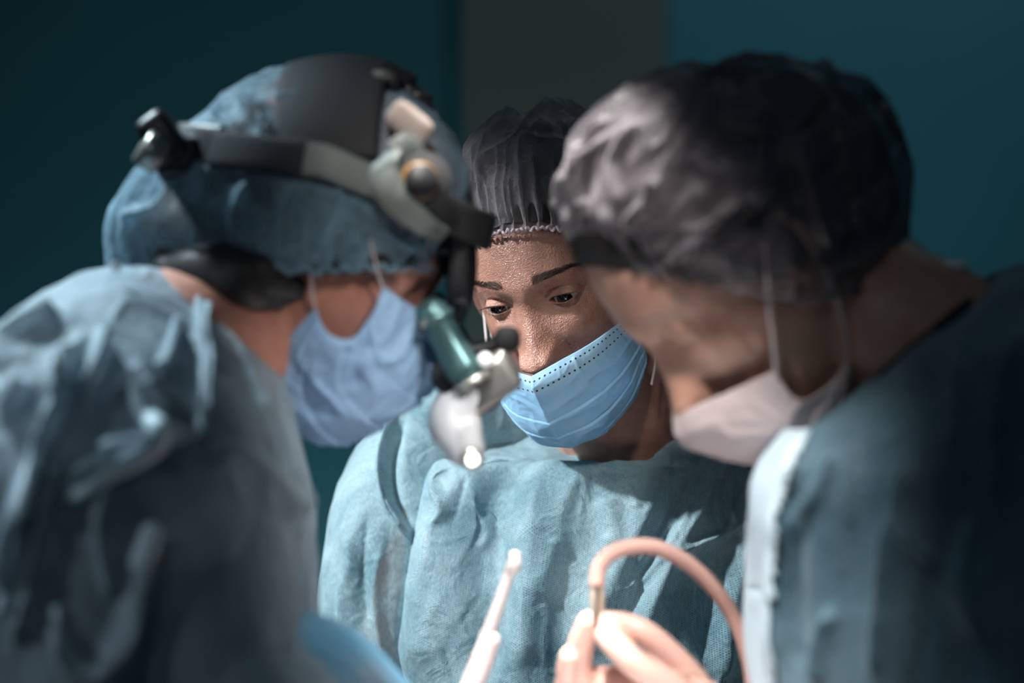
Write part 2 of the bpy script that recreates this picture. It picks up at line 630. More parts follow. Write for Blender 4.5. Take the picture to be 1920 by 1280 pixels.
def mask_mat(name, c1, c2, dots=True, glow=0.25):
    m, nt, b, out = new_mat(name)
    tc = N(nt, 'ShaderNodeTexCoord')
    uv = N(nt, 'ShaderNodeUVMap')
    n1 = N(nt, 'ShaderNodeTexNoise')
    n1.inputs['Scale'].default_value = 70
    n1.inputs['Detail'].default_value = 5
    L(nt, tc.outputs['Object'], n1.inputs['Vector'])
    mix = N(nt, 'ShaderNodeMix', data_type='RGBA')
    mix.inputs['A'].default_value = (*c1, 1)
    mix.inputs['B'].default_value = (*c2, 1)
    L(nt, n1.outputs['Fac'], mix.inputs['Factor'])
    col = mix.outputs['Result']
    if dots:
        sp = N(nt, 'ShaderNodeSeparateXYZ')
        L(nt, uv.outputs['UV'], sp.inputs[0])

        def M(op, a, bb=None, c=None):
            n = N(nt, 'ShaderNodeMath', operation=op)
            for i, x in enumerate((a, bb, c)):
                if x is None:
                    continue
                if isinstance(x, (int, float)):
                    n.inputs[i].default_value = x
                else:
                    L(nt, x, n.inputs[i])
            return n.outputs[0]
        u, v = sp.outputs['X'], sp.outputs['Y']

        def dotrow(along, across, pos, pitch, rad):
            f = M('SUBTRACT', M('FRACT', M('DIVIDE', along, pitch)), 0.5)
            f = M('MULTIPLY', f, pitch)
            g = M('SUBTRACT', across, pos)
            d = M('SQRT', M('ADD', M('MULTIPLY', f, f), M('MULTIPLY', g, g)))
            return M('LESS_THAN', d, rad)
        tot = None
        for pos in (5.0, 13.5):
            rr = dotrow(u, v, pos, 4.1, 0.85)
            tot = rr if tot is None else M('MAXIMUM', tot, rr)
        for side in (-1, 1):
            for pos in (80.0, 75.5):
                rr = dotrow(v, u, side * pos, 2.8, 0.42)
                tot = M('MAXIMUM', tot, M('MULTIPLY', rr, 0.6))
        dk = N(nt, 'ShaderNodeMix', data_type='RGBA')
        dk.inputs['B'].default_value = (0.02, 0.05, 0.10, 1)
        L(nt, tot, dk.inputs['Factor'])
        L(nt, col, dk.inputs['A'])
        # the top band and side tapes are a paler layer
        band = M('MAXIMUM', M('LESS_THAN', v, 17.0), M('GREATER_THAN', M('ABSOLUTE', u), 82.0))
        bn = N(nt, 'ShaderNodeMix', data_type='RGBA')
        L(nt, M('MULTIPLY', band, 0.45), bn.inputs['Factor'])
        L(nt, mix.outputs['Result'], bn.inputs['A'])
        bn.inputs['B'].default_value = (0.55, 0.78, 0.92, 1)
        L(nt, bn.outputs['Result'], dk.inputs['A'])
        col = dk.outputs['Result']
    L(nt, col, b.inputs['Base Color'])
    b.inputs['Roughness'].default_value = 0.6
    b.inputs['Sheen Weight'].default_value = 0.15
    n2 = N(nt, 'ShaderNodeTexNoise')
    n2.inputs['Scale'].default_value = 75
    n2.inputs['Detail'].default_value = 4
    n2.inputs['Distortion'].default_value = 1.0
    L(nt, tc.outputs['Object'], n2.inputs['Vector'])
    bp = N(nt, 'ShaderNodeBump')
    bp.inputs['Strength'].default_value = 0.25
    bp.inputs['Distance'].default_value = 0.003
    L(nt, n2.outputs['Fac'], bp.inputs['Height'])
    L(nt, bp.outputs['Normal'], b.inputs['Normal'])
    tr = N(nt, 'ShaderNodeBsdfTranslucent')
    L(nt, col, tr.inputs['Color'])
    m1 = N(nt, 'ShaderNodeMixShader')
    m1.inputs[0].default_value = glow
    L(nt, b.outputs[0], m1.inputs[1])
    L(nt, tr.outputs[0], m1.inputs[2])
    L(nt, m1.outputs[0], out.inputs[0])
    return m


def eye_mat():
    """generated on the eyeball's own axes: the gaze is local +Z"""
    m, nt, b, out = new_mat('eyeball')
    tc = N(nt, 'ShaderNodeTexCoord')
    sp = N(nt, 'ShaderNodeSeparateXYZ')
    L(nt, tc.outputs['Object'], sp.inputs[0])
    r = N(nt, 'ShaderNodeValToRGB')
    cr_ = r.color_ramp
    cr_.elements[0].position = 0.0
    cr_.elements[0].color = (0.42, 0.40, 0.40, 1)
    cr_.elements[1].position = 1.0
    cr_.elements[1].color = (0.004, 0.003, 0.003, 1)
    for pos, c in ((0.80, (0.40, 0.37, 0.37)), (0.835, (0.006, 0.004, 0.003)), (0.92, (0.008, 0.004, 0.003)), (0.955, (0.005, 0.003, 0.002)), (0.965, (0.002, 0.002, 0.002))):
        e = cr_.elements.new(pos)
        e.color = (*c, 1)
    dv = N(nt, 'ShaderNodeMath', operation='DIVIDE')
    L(nt, sp.outputs['Z'], dv.inputs[0])
    dv.inputs[1].default_value = 0.012
    L(nt, dv.outputs[0], r.inputs['Fac'])
    L(nt, r.outputs['Color'], b.inputs['Base Color'])
    b.inputs['Roughness'].default_value = 0.12
    b.inputs['Coat Weight'].default_value = 0.6
    b.inputs['Coat Roughness'].default_value = 0.02
    return m


def wall_mat(name, col, var=0.25, scale=1.5):
    m, nt, b, out = new_mat(name)
    tc = N(nt, 'ShaderNodeTexCoord')
    nz = N(nt, 'ShaderNodeTexNoise')
    nz.inputs['Scale'].default_value = scale
    nz.inputs['Detail'].default_value = 3
    L(nt, tc.outputs['Object'], nz.inputs['Vector'])
    mix = N(nt, 'ShaderNodeMix', data_type='RGBA')
    mix.inputs['A'].default_value = (*[c * (1 - var) for c in col], 1)
    mix.inputs['B'].default_value = (*[c * (1 + var) for c in col], 1)
    L(nt, nz.outputs['Fac'], mix.inputs['Factor'])
    L(nt, mix.outputs['Result'], b.inputs['Base Color'])
    b.inputs['Roughness'].default_value = 0.75
    return m


M_SKIN_MID = skin('warm brown skin', (0.36, 0.165, 0.115), (0.52, 0.27, 0.195), rough=0.34, pores=0.6, spec=0.7)
M_SKIN_MID.node_tree.nodes['Principled BSDF'].inputs['Coat Weight'].default_value = 0.25
M_SKIN_MID.node_tree.nodes['Principled BSDF'].inputs['Coat Roughness'].default_value = 0.28
M_SKIN_LEFT = skin('left brown skin', (0.46, 0.19, 0.13), (0.56, 0.26, 0.18), pores=0.2)
M_SKIN_RIGHT = skin('right tan skin', (0.45, 0.24, 0.17), (0.55, 0.31, 0.23), pores=0.2)
M_GLOVE = plain('pale latex', (0.82, 0.50, 0.41), 0.4, spec=0.5, var=0.05)
M_BGLOVE = plain('blue nitrile', (0.07, 0.20, 0.30), 0.4, var=0.1)
M_HAIR = plain('dark hair', (0.012, 0.009, 0.008), 0.5, bump=0.6, bscale=300)
M_BROW = plain('brow hair', (0.045, 0.022, 0.014), 0.6)
M_EYE = eye_mat()
M_SCRUB = plain('dark navy scrub cotton', (0.018, 0.020, 0.034), 0.85, bump=0.3)
M_SCRUB_MID = plain('dark teal scrub cotton', (0.02, 0.10, 0.15), 0.85, bump=0.3)
M_BLACK = plain('black plastic', (0.010, 0.010, 0.012), 0.4, bump=0.05)
M_DGREY = plain('dark grey pad', (0.016, 0.017, 0.019), 0.75, bump=0.2)
M_GREY = plain('grey plastic', (0.12, 0.14, 0.13), 0.5)
M_BEIGE = plain('beige padding', (0.42, 0.34, 0.30), 0.6, bump=0.2)
M_METAL = plain('brushed metal', (0.36, 0.36, 0.33), 0.32, metal=0.75)
M_WHITE = plain('white enamel', (0.75, 0.76, 0.78), 0.25, coat=0.5)
M_AMBER = plain('amber plastic', (0.25, 0.13, 0.03), 0.4)
M_LENS = plain('lamp lens', (0.9, 0.9, 0.9), 0.1, emit=((1, 0.97, 0.92), 3.0))
M_LIT_STRIP = plain('painted lamplit cloth', (0.58, 0.72, 0.80), 0.6, bump=0.3, var=0.05)  # lamplight on the right gown's front edge, painted as pale cloth
M_CREST = plain('painted crest highlight', (0.50, 0.62, 0.68), 0.6, bump=0.3, var=0.1)  # highlights of the left gown's fold crests, painted pale
M_STRING = plain('white elastic', (0.62, 0.55, 0.54), 0.7)
M_PINKEL = plain('pale pink elastic', (0.62, 0.50, 0.54), 0.8)

M_GOWN_MID = nonwoven('aqua gown cloth', (0.15, 0.32, 0.38), (0.58, 0.75, 0.79), alpha=0.62, alpha_var=0.32, edge=0.3, weave=0.6,
                      crinkle=0.55, trans=0.25, mott=8)
M_GOWN_LEFT = nonwoven('left gown cloth', (0.24, 0.32, 0.38), (0.46, 0.58, 0.64), alpha=0.40, alpha_var=0.2, edge=0.55, weave=0.0,
                       crinkle=0.3, trans=0.2, mott=5)
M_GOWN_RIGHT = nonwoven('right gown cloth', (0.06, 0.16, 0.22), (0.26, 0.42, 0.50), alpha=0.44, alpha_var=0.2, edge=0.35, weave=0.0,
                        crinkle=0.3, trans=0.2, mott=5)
M_CAP_MID = nonwoven('grey lilac cap cloth', (0.30, 0.26, 0.28), (0.55, 0.49, 0.51), alpha=0.26, alpha_var=0.2, edge=0.65, weave=0.1,
                     crinkle=0.3, trans=0.15, mott=20, weave_mm=1.2)
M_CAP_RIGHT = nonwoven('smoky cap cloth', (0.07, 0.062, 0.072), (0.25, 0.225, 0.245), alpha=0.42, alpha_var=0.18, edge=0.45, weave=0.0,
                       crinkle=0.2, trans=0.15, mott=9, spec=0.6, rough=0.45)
M_CAP_LEFT = nonwoven('pale blue cap cloth', (0.06, 0.15, 0.22), (0.32, 0.50, 0.60), alpha=0.30, alpha_var=0.4, edge=0.5, weave=0.0,
                      crinkle=0.6, trans=0.25, mott=14)
M_MASK_MID = mask_mat('blue pleated mask', (0.34, 0.66, 0.93), (0.42, 0.74, 0.97))
M_MASK_LEFT = mask_mat('blue mask', (0.42, 0.66, 0.90), (0.52, 0.74, 0.95), dots=False, glow=0.4)
M_MASK_RIGHT = mask_mat('pale mask', (0.60, 0.50, 0.50), (0.70, 0.60, 0.58), dots=False)


def tag(o, label=None, cat=None, group=None, kind=None):
    for k, v in (('label', label), ('category', cat), ('group', group), ('kind', kind)):
        if v:
            o[k] = v
    return o


def empty(name, loc):
    o = bpy.data.objects.new(name, None)
    o.empty_display_size = 0.05
    COL.objects.link(o)
    o.location = loc
    bpy.context.view_layer.update()
    return o


# ================================================================== the room
def slab(name, x0, x1, y0, y1, z0, z1, m):
    V = [(x, y, z) for x in (x0, x1) for y in (y0, y1) for z in (z0, z1)]
    F = [(0, 1, 3, 2), (4, 6, 7, 5), (0, 4, 5, 1), (2, 3, 7, 6), (0, 2, 6, 4), (1, 5, 7, 3)]
    o = mesh_obj(name, V, F, m, smooth=False)
    o['kind'] = 'structure'
    return o


YW = 3.9
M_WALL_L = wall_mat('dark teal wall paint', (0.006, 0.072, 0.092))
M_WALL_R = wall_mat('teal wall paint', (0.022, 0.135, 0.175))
M_PANEL = wall_mat('olive grey panel', (0.075, 0.085, 0.070))
M_FLOOR = wall_mat('grey vinyl floor', (0.10, 0.13, 0.14))
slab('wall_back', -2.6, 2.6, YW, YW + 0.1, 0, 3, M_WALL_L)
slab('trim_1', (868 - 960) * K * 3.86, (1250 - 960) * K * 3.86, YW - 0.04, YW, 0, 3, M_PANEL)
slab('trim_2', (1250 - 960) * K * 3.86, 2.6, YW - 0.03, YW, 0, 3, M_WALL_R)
slab('floor', -2.6, 2.6, -1.0, YW, -0.1, 0, M_FLOOR)


# ================================================================== heads
class Head:
    """local millimetres: u to the person's left, v up, w forward; the origin is the bridge of the nose"""

    def __init__(s, px, py, d, yaw, pitch, roll, scale=1.0):
        a, b, r = map(math.radians, (yaw, pitch, roll))
        W0 = np.array([math.sin(a) * math.cos(b), -math.cos(a) * math.cos(b), -math.sin(b)])
        V0 = np.array([math.sin(a) * math.sin(b), -math.cos(a) * math.sin(b), math.cos(b)])
        U0 = np.cross(V0, W0)
        s.W = W0
        s.V = V0 * math.cos(r) - U0 * math.sin(r)
        s.U = U0 * math.cos(r) + V0 * math.sin(r)
        s.O = P(px, py, d)
        s.k = scale / 1000

    def __call__(s, q):
        q = np.asarray(q, float)
        return s.O + s.k * (q[..., 0:1] * s.U + q[..., 1:2] * s.V + q[..., 2:3] * s.W).reshape(q.shape)

    def inv(s, p):
        q = (np.asarray(p, float) - s.O) / s.k
        return np.stack([q @ s.U, q @ s.V, q @ s.W], -1)


PROFILE = np.array([  # v, front, side, back  radii about the axis w = -95
    (119, 1, 1, 1), (117.5, 22, 22, 27), (111, 42, 41, 49), (98, 61, 57, 67), (80, 77, 68, 82), (60, 88, 73, 90),
    (38, 94, 76, 94), (16, 96.5, 75, 95), (0, 94, 72, 94), (-20, 93.5, 70, 90), (-40, 93, 68, 83), (-60, 92, 64, 74),
    (-80, 91, 58, 66), (-96, 89, 51, 60), (-108, 84, 45, 57), (-117, 74, 41, 55), (-123, 58, 39, 52), (-127, 38, 34, 44), (-129, 1, 1, 1)])


def head_grid(nphi, nv, fine=False, eyes=True, lid=(4.0, -5.4)):
    if fine:
        s = np.linspace(0, 1, nv)
        t = np.interp(s, [0, 0.12, 0.80, 1.0], [0, 4.0, 11.4, len(PROFILE) - 1])
    else:
        t = np.linspace(0, len(PROFILE) - 1, nv)
    ext = PROFILE
    i = np.minimum(t.astype(int), len(PROFILE) - 2)
    f = (t - i)[:, None]
    E = np.vstack([2 * ext[0] - ext[1], ext, 2 * ext[-1] - ext[-2]])
    p0, p1, p2, p3 = E[i], E[i + 1], E[i + 2], E[i + 3]
    S = 0.5 * (2 * p1 + (p2 - p0) * f + (2 * p0 - 5 * p1 + 4 * p2 - p3) * f ** 2 + (3 * p1 - p0 - 3 * p2 + p3) * f ** 3)
    S[:, 1:] = np.maximum(S[:, 1:], 0.5)
    if fine:
        x = np.linspace(-1, 1, nphi, endpoint=False)
        ph = np.pi * (0.45 * x + 0.55 * x ** 5)
    else:
        ph = np.linspace(-np.pi, np.pi, nphi, endpoint=False)
    v = S[:, 0:1] + 0 * ph
    fr = np.where(np.cos(ph)[None] > 0, S[:, 1:2], S[:, 3:4])
    u = S[:, 2:3] * np.sin(ph)
    w = -95 + fr * np.cos(ph)
    front = sm(-0.1, 0.5, np.cos(ph))[None]
    au = np.abs(u)
    D = np.zeros_like(w)
    # brow ridge, glabella, sockets, cheekbones, cheeks, chin, lips
    D += 2.2 * gs(au - 28, 15) * gs(v - 17, 7)
    D += 1.5 * gs(u, 12) * gs(v - 12, 9)
    D -= 7.5 * gs(au - 30, 13) * gs(v - 0, 9)
    D -= 3.0 * gs(au - 15, 6) * gs(v - 1, 8)
    D -= 2.0 * gs(au - 22, 10) * gs(v + 14, 6)
    D += 4.5 * gs(au - 46, 15) * gs(v + 27, 13)
    D -= 3.0 * gs(au - 44, 14) * gs(v + 68, 18)
    D += 6.0 * gs(u, 15) * gs(v + 102, 10)
    D += 5.0 * gs(u, 20) * gs(v + 78, 9) - 2.0 * gs(u, 16) * gs(v + 92, 4)
    D += 2.5 * gs(u, 17) * gs(v + 73, 3.5) + 2.5 * gs(u, 14) * gs(v + 84, 4)
    # nose
    tt = np.clip((-v + 4) / 54, 0, 1.0)
    h = 2.0 + 20.5 * tt ** 1.25
    cut = sm(-59, -52.5, v)
    up = sm(16, 2, v)
    wd = 5.2 + 4.6 * tt
    D += h * np.exp(-(au / (wd * 1.55)) ** 2.3) * cut * up
    D += 4.0 * gs(u, 8.5) * gs(v + 46, 6.5)
    D += 10.5 * gs(au - 13.5, 4.4) * gs(v + 46, 6.5) * cut
    D -= 5.5 * gs(au - 21.5, 2.4) * gs(v + 47, 7)
    D -= 3.0 * gs(au - 8, 3) * gs(v + 55, 2.5)
    D -= 2.5 * gs(au - 25, 5) * gs(v + 58, 8)
    w = w + D * front
    if eyes:
        for sgn in (-1, 1):
            du = (u * sgn - 31)
            dv = v
            d2 = du ** 2 + dv ** 2
            R = 13.4
            sph = -22 + np.sqrt(np.maximum(R * R - d2, 0.0))
            near = sm(15.5, 10, np.sqrt(d2))
            sph = np.where(d2 < R * R, sph, -22)
            kk = 2.0
            both = np.maximum(w, sph) + np.log1p(np.exp(-np.abs(w - sph) / kk)) * kk * 0.7
            w = np.where(front > 0.5, w * (1 - near) + both * near, w)
            # crease of the upper lid and the line below the lower lid
            sx = np.clip(du / 15.0, -1, 1)
            arch = np.maximum(1 - sx ** 2, 0)
            crease = 9.0 * arch ** 0.6 - 1.0 + 0.5 * sx
            near2 = sm(18, 12, np.abs(du))
            w -= 2.0 * gs(v - crease, 1.0) * near2
            w += 1.3 * gs(v - crease - 2.8, 2.0) * near2
            low = -9.5 * arch ** 0.5 + 0.5
            w -= 0.8 * gs(v - low, 1.2) * near2
            hw = 13.0
            ax = np.clip(1 - (du / hw) ** 2, 0, 1)
            tilt = 0.07 * du
            vu = -1.6 + lid[0] * ax ** 0.6 + tilt
            vl = -1.6 + (lid[1] + 1.6) * ax ** 0.75 + tilt
            rim = gs(v - vl + 0.6, 0.8) * near2 + gs(v - vu - 0.7, 0.9) * near2
            w += 0.55 * rim * (ax > 0)
            inside = sm(0, 0.55, vu - v) * sm(0, 0.55, v - vl) * (ax > 0.02)
            deep = -22 + np.sqrt(np.maximum(11.0 ** 2 - d2, 4.0))
            w = w * (1 - inside) + np.minimum(w, np.maximum(deep, w - 6)) * inside
    return np.stack([u, v, w], -1)


def ear(H, sgn, k=1.0):
    """an ear as a closed relief"""
    m, n = 26, 40
    a = np.linspace(0, 2 * np.pi, n, endpoint=False)
    r = np.linspace(0.02, 1, m)
    R, A = np.meshgrid(r, a, indexing='ij')
    sx = 17 * (1 - 0.25 * (np.sin(A) < 0) * np.abs(np.sin(A)))
    y = R * 31 * np.sin(A)
    x = R * sx * np.cos(A)
    thick = 3 + 5.5 * gs(R - 0.88, 0.10) - 2 * gs(R - 0.55, 0.16) * (y > -18) + 3 * gs(R - 0.4, 0.12) * (x > 0)
    lift = 6 + 10 * (x < 0) * np.abs(x) / 17
    top = np.stack([sgn * (73 + lift + thick), -8 + y, -97 + x * 0.95], -1)
    bot = np.stack([sgn * (69 + lift * 0.6 + 0 * x), -8 + y, -97 + x * 0.95], -1)
    G = np.vstack([top, bot[::-1]])
    if sgn < 0:
        G = G[:, ::-1]
    G = (G - np.array([sgn * 73, -8, -97])) * k + np.array([sgn * 73, -8 + 6 * (1 - k), -97])
    V, F = closed(H(G))
    return V, F


def star_shell(H, center, ring, apex_dir, inr, lat, nA=220, nT=90, fn=None):
    """a cloth dome: ring(a) -> local points of the elastic (a = 0 at the front), inr: (angle, radius) table of the
    silhouette in the v-w plane about center, lat: lateral radius; fn(dir, a, t) extra radius"""
    a = np.linspace(0, 2 * np.pi, nA, endpoint=False)
    t = np.linspace(0, 1, nT)
    C = np.array(center, float)
    rp = ring(a) - C
    rr = np.linalg.norm(rp, axis=-1)
    d0 = unit(rp)
    ap = unit(np.array(apex_dir, float))
    om = np.arccos(np.clip(d0 @ ap, -1, 1))
    T, A = np.meshgrid(t, a, indexing='ij')
    Om = om[None]
    dd = (np.sin((1 - T) * Om)[..., None] * d0[None] + np.sin(T * Om)[..., None] * ap) / np.sin(Om)[..., None]
    dd = unit(dd)
    tab = np.array(inr, float)
    ang = np.degrees(np.arctan2(dd[..., 1], dd[..., 2])) % 360       # 0 = forward, 90 = up, 180 = back
    order = np.argsort(tab[:, 0])
    ta, tr_ = tab[order, 0], tab[order, 1]
    xs = np.concatenate([ta - 360, ta, ta + 360])
    ys = np.tile(tr_, 3)
    fine = np.linspace(-20, 380, 401)
    yf = np.interp(fine, xs, ys)
    kern = gs(np.arange(-15, 16), 6.0)
    kern /= kern.sum()
    yf = np.convolve(np.pad(yf, 15, mode='edge'), kern, mode='valid')
    Rin = np.interp(ang, fine, yf)
    lat_r = lat(dd) if callable(lat) else lat
    cb = np.sqrt(dd[..., 1] ** 2 + dd[..., 2] ** 2)
    R = 1 / np.sqrt((dd[..., 0] / lat_r) ** 2 + (cb / Rin) ** 2)
    blend = sm(0, 0.22, T)
    R = rr[None] * (1 - blend) + R * blend
    if fn is not None:
        R = R + fn(dd, A, T)
    return C + dd * R[..., None]


def cap_obj(name, H, G, mat, parent, strokes=None):
    Gw = H(G)
    if strokes:
        Gw = folds(Gw, strokes)
    m, n = Gw.shape[:2]
    V = np.vstack([Gw[:-1].reshape(-1, 3), Gw[-1].mean(0)])
    F = [tuple(f) for f in grid_faces(m - 1, n)]
    F += [((m - 2) * n + j, (m - 2) * n + (j + 1) % n, (m - 1) * n) for j in range(n)]
    uvg = arc_uv(Gw)[:-1].reshape(-1, 2)
    uvg = np.vstack([uvg, uvg[-1]])
    return mesh_obj(name, V, F, mat, parent, uv=uvg)


def pleats(A, T, n, amp, decay, seed):
    """gathers running up from the elastic"""
    c = np.stack([np.cos(A) * 3, np.sin(A) * 3], -1)
    wob = noise(np.concatenate([c, (T * 2)[..., None]], -1), 0.8, seed) * 2.4
    ph = A * n / 1.0 + wob + 1.5 * noise(np.concatenate([c * 2, (T * 4)[..., None]], -1), 1, seed + 3)
    s = 1 - np.abs(np.sin(ph / 2)) ** 0.7 * 2
    s2 = 1 - np.abs(np.sin(ph * 0.37 + 2)) ** 0.6 * 2
    return amp * (s * np.exp(-T / decay) + 0.9 * s2 * np.exp(-T / (decay * 2.5)) * sm(0, 0.06, T))


def creases(dd, scale, amp, seed, stretch=(1, 1, 1)):
    q = dd * np.array(stretch)
    q = q + 0.25 * np.stack([noise(q, 2.3, seed + 20 + i) for i in range(3)], -1)
    return amp * (np.maximum(ridged(q, scale, seed), -0.3) + 0.5 * np.maximum(ridged(q, scale * 2.1, seed + 5), -0.3))


def elastic(name, H, ringpts, r, mat, parent, waves=120, amp=1.2):
    n = 720
    a = np.linspace(0, 2 * np.pi, n, endpoint=False)
    p = ringpts(a)
    nrm = unit(p - p.mean(0))
    tan = unit(np.roll(p, -1, 0) - np.roll(p, 1, 0))
    up = np.cross(tan, nrm)
    wv = noise(np.stack([np.cos(a) * 20, np.sin(a) * 20], -1), 1.5, 9)
    p = p + nrm * (amp * 0.8 * np.sin(a * waves))[:, None] + up * (amp * (np.sin(a * waves * 0.71) + wv))[:, None]
    tan = unit(np.roll(p, -1, 0) - np.roll(p, 1, 0))
    X = unit(nrm - tan * (nrm * tan).sum(-1, keepdims=True))
    Y = np.cross(tan, X)
    b = np.linspace(0, 2 * np.pi, 8, endpoint=False)
    G = p[:, None] + X[:, None] * (r * np.cos(b))[None, :, None] + Y[:, None] * (1.35 * r * np.sin(b))[None, :, None]
    G = np.vstack([G, G[:1]])
    return mesh_obj(name, H(G), grid_faces(n + 1, 8), mat, parent)


# ------------------------------------------------------------------ mask
def mask_grid(top, side, bottom, centre, half=88, nu=181, nv=131, pleat=(0.40, 0.60, 0.80), pamp=1.7, seed=0, crumple=1.0, belly=6.0, side_bend=0.0):
    """Coons patch over one half, mirrored: top and bottom run centre -> side, side and centre run top -> bottom (local mm)"""
    nh = nu // 2 + 1

    def even(c, n):
        q = cr(c, 300)
        L_ = np.concatenate([[0], np.cumsum(np.linalg.norm(np.diff(q, axis=0), axis=1))])
        x = np.linspace(0, L_[-1], n)
        return np.stack([np.interp(x, L_, q[:, i]) for i in range(3)], -1)
    c0, c1 = even(top, nh), even(bottom, nh)           # along s
    d0, d1 = even(centre, nv), even(side, nv)          # along t
    S = np.linspace(0, 1, nh)[None, :, None]
    T = np.linspace(0, 1, nv)[:, None, None]
    G = (1 - T) * c0[None] + T * c1[None] + (1 - S) * d0[:, None] + S * d1[:, None] - (
        (1 - S) * (1 - T) * c0[0] + S * (1 - T) * c0[-1] + (1 - S) * T * c1[0] + S * T * c1[-1])
    # cheeks: blown outwards between the centre line and the side edge
    G = G + belly * np.sin(np.pi * np.clip(S, 0, 1)) * np.sin(np.pi * T) ** 0.7 * unit(np.array([0.75, -0.05, 0.65]))
    Lh = G[:, ::-1] * np.array([-1, 1, 1])
    G = np.concatenate([Lh[:, :-1], G], 1)
    s = np.concatenate([-np.linspace(0, 1, nh)[::-1][:-1], np.linspace(0, 1, nh)])
    t = np.linspace(0, 1, nv)
    T, S = np.meshgrid(t, s, indexing='ij')
    Nn = grid_normals(G, False)
    if Nn[..., 2].mean() < 0:
        Nn = -Nn
    D = np.zeros_like(T)
    for i, p0 in enumerate(pleat):
        q = p0 + 0.016 * noise(np.stack([S * 3, S * 0 + i * 7], -1), 1, seed + i) + side_bend * (0.5 - p0) * np.abs(S) ** 2
        x = T - q
        k = 0.7 + 0.5 * noise(np.stack([S * 2.5, S * 0 + i * 3 + 50], -1), 1, seed)
        D += pamp * k * sm(-0.004, 0.004, x) * np.exp(-np.maximum(x, 0) / 0.10)
        D -= pamp * k * 0.5 * gs(x + 0.007, 0.006)
    q3 = np.stack([S * 2.2, T * 2.0, S * 0 + seed], -1)
    q3 = q3 + 0.15 * np.stack([noise(q3, 2, seed + 30 + i) for i in range(3)], -1)
    D += crumple * (1.0 * noise(q3, 1.7, seed + 11) + 1.1 * np.maximum(ridged(q3 * np.array([1, 1.5, 1]), 1.6, seed + 14), 0) + 0.4 * np.maximum(ridged(q3 * np.array([1.6, 1, 1]), 3.6, seed + 15), 0))
    edge = sm(0, 0.05, T) * sm(0, 0.05, 1 - T) * sm(1.0, 0.93, np.abs(S))
    G = G + Nn * (D * (0.15 + 0.85 * edge))[..., None]
    uv = np.stack([S * half, T * 105.0], -1)
    return G, uv


def mask_obj(H, parent, mat, G, uv, thick=0.5):
    Gw = H(G)
    Nn = grid_normals(G, False)
    if (Nn[..., 2].mean()) < 0:
        Nn = -Nn
    Gb = H(G - Nn * thick)
    m, n = G.shape[:2]
    F1 = grid_faces(m, n, False)
    F2 = grid_faces(m, n, False, m * n)[:, ::-1]
    E = []
    N0 = m * n
    loop = [j for j in range(n)] + [i * n + n - 1 for i in range(1, m)] + [(m - 1) * n + j for j in range(n - 2, -1, -1)] + [i * n for i in range(m - 2, 0, -1)]
    for i in range(len(loop)):
        a, b = loop[i], loop[(i + 1) % len(loop)]
        E.append((b, a, a + N0, b + N0))
    F = [tuple(f) for f in F1] + [tuple(f) for f in F2] + E
    return mesh_obj('face_mask', np.vstack([Gw.reshape(-1, 3), Gb.reshape(-1, 3)]), F, mat, parent, uv=np.vstack([uv.reshape(-1, 2)] * 2))


def loop_obj(H, pts, r, parent, mat=None, m=40, flat=1.0):
    pts = np.array([H(p) for p in pts])
    V, F = round_tube(pts, r, m=m, n=10, rb=r * flat)
    return mesh_obj('ear_loop', V, F, mat or M_STRING, parent)


def outward(V, F):
    """flip faces when the signed volume is negative"""
    V = np.asarray(V, float).reshape(-1, 3)
    vol = 0.0
    for f in F:
        if len(f) == 4:
            a, b, c, d = V[f[0]], V[f[1]], V[f[2]], V[f[3]]
            vol += np.dot(a, np.cross(b, c)) + np.dot(a, np.cross(c, d))
        else:
            a, b, c = V[f[0]], V[f[1]], V[f[2]]
            vol += np.dot(a, np.cross(b, c))
    return [tuple(reversed(f)) for f in F] if vol < 0 else F


def cloth_obj(name, G, mat, parent, wrap=True):
    if wrap:        # seam column repeated so the uv does not wrap
        G = np.concatenate([G, G[:, :1]], 1)
    F = grid_faces(G.shape[0], G.shape[1], False)
    return mesh_obj(name, G, F, mat, parent, uv=arc_uv(G))


def ring_stack(rows, m, n, exp=2.3):
    """rows: (cx, cy, cz, a, b, tilt_x, tilt_y): horizontal-ish elliptic rings; tilt = rise in z per metre along x / y"""
    R = cr(rows, m)
    t = np.linspace(0, 2 * np.pi, n, endpoint=False)
    ca, sa = np.cos(t), np.sin(t)
    ca = np.sign(ca) * np.abs(ca) ** (2 / exp)
    sa = np.sign(sa) * np.abs(sa) ** (2 / exp)
    x = R[:, 3:4] * ca
    y = R[:, 4:5] * sa
    return np.stack([R[:, 0:1] + x, R[:, 1:2] + y, R[:, 2:3] + x * R[:, 5:6] + y * R[:, 6:7]], -1)


def row(pxc, py, d, a_px, b, tx=0, ty=0):
    p = P(pxc, py, d)
    return (p[0], p[1], p[2], a_px * K * d, b, tx, ty)


def legs(x, y, hip_z, dx=0.09, heading=(0, -1)):
    """two legs with feet for a body's union"""
    out = []
    hx, hy = heading
    px_, py_ = -hy, hx
    for s in (-1, 1):
        cx, cy = x + px_ * dx * s, y + py_ * dx * s
        out.append(round_tube([(cx, cy, hip_z + 0.05), (cx, cy, 0.7), (cx + hx * 0.02, cy + hy * 0.02, 0.48), (cx, cy, 0.28), (cx, cy, 0.07)],
                              [0.085, 0.078, 0.055, 0.052, 0.036], m=20))
        out.append(round_tube([(cx - hx * 0.05, cy - hy * 0.05, 0.042), (cx + hx * 0.06, cy + hy * 0.06, 0.045), (cx + hx * 0.16, cy + hy * 0.16, 0.032)],
                              [0.034, 0.040, 0.028], m=12, side=(px_, py_, 0)))
    return out


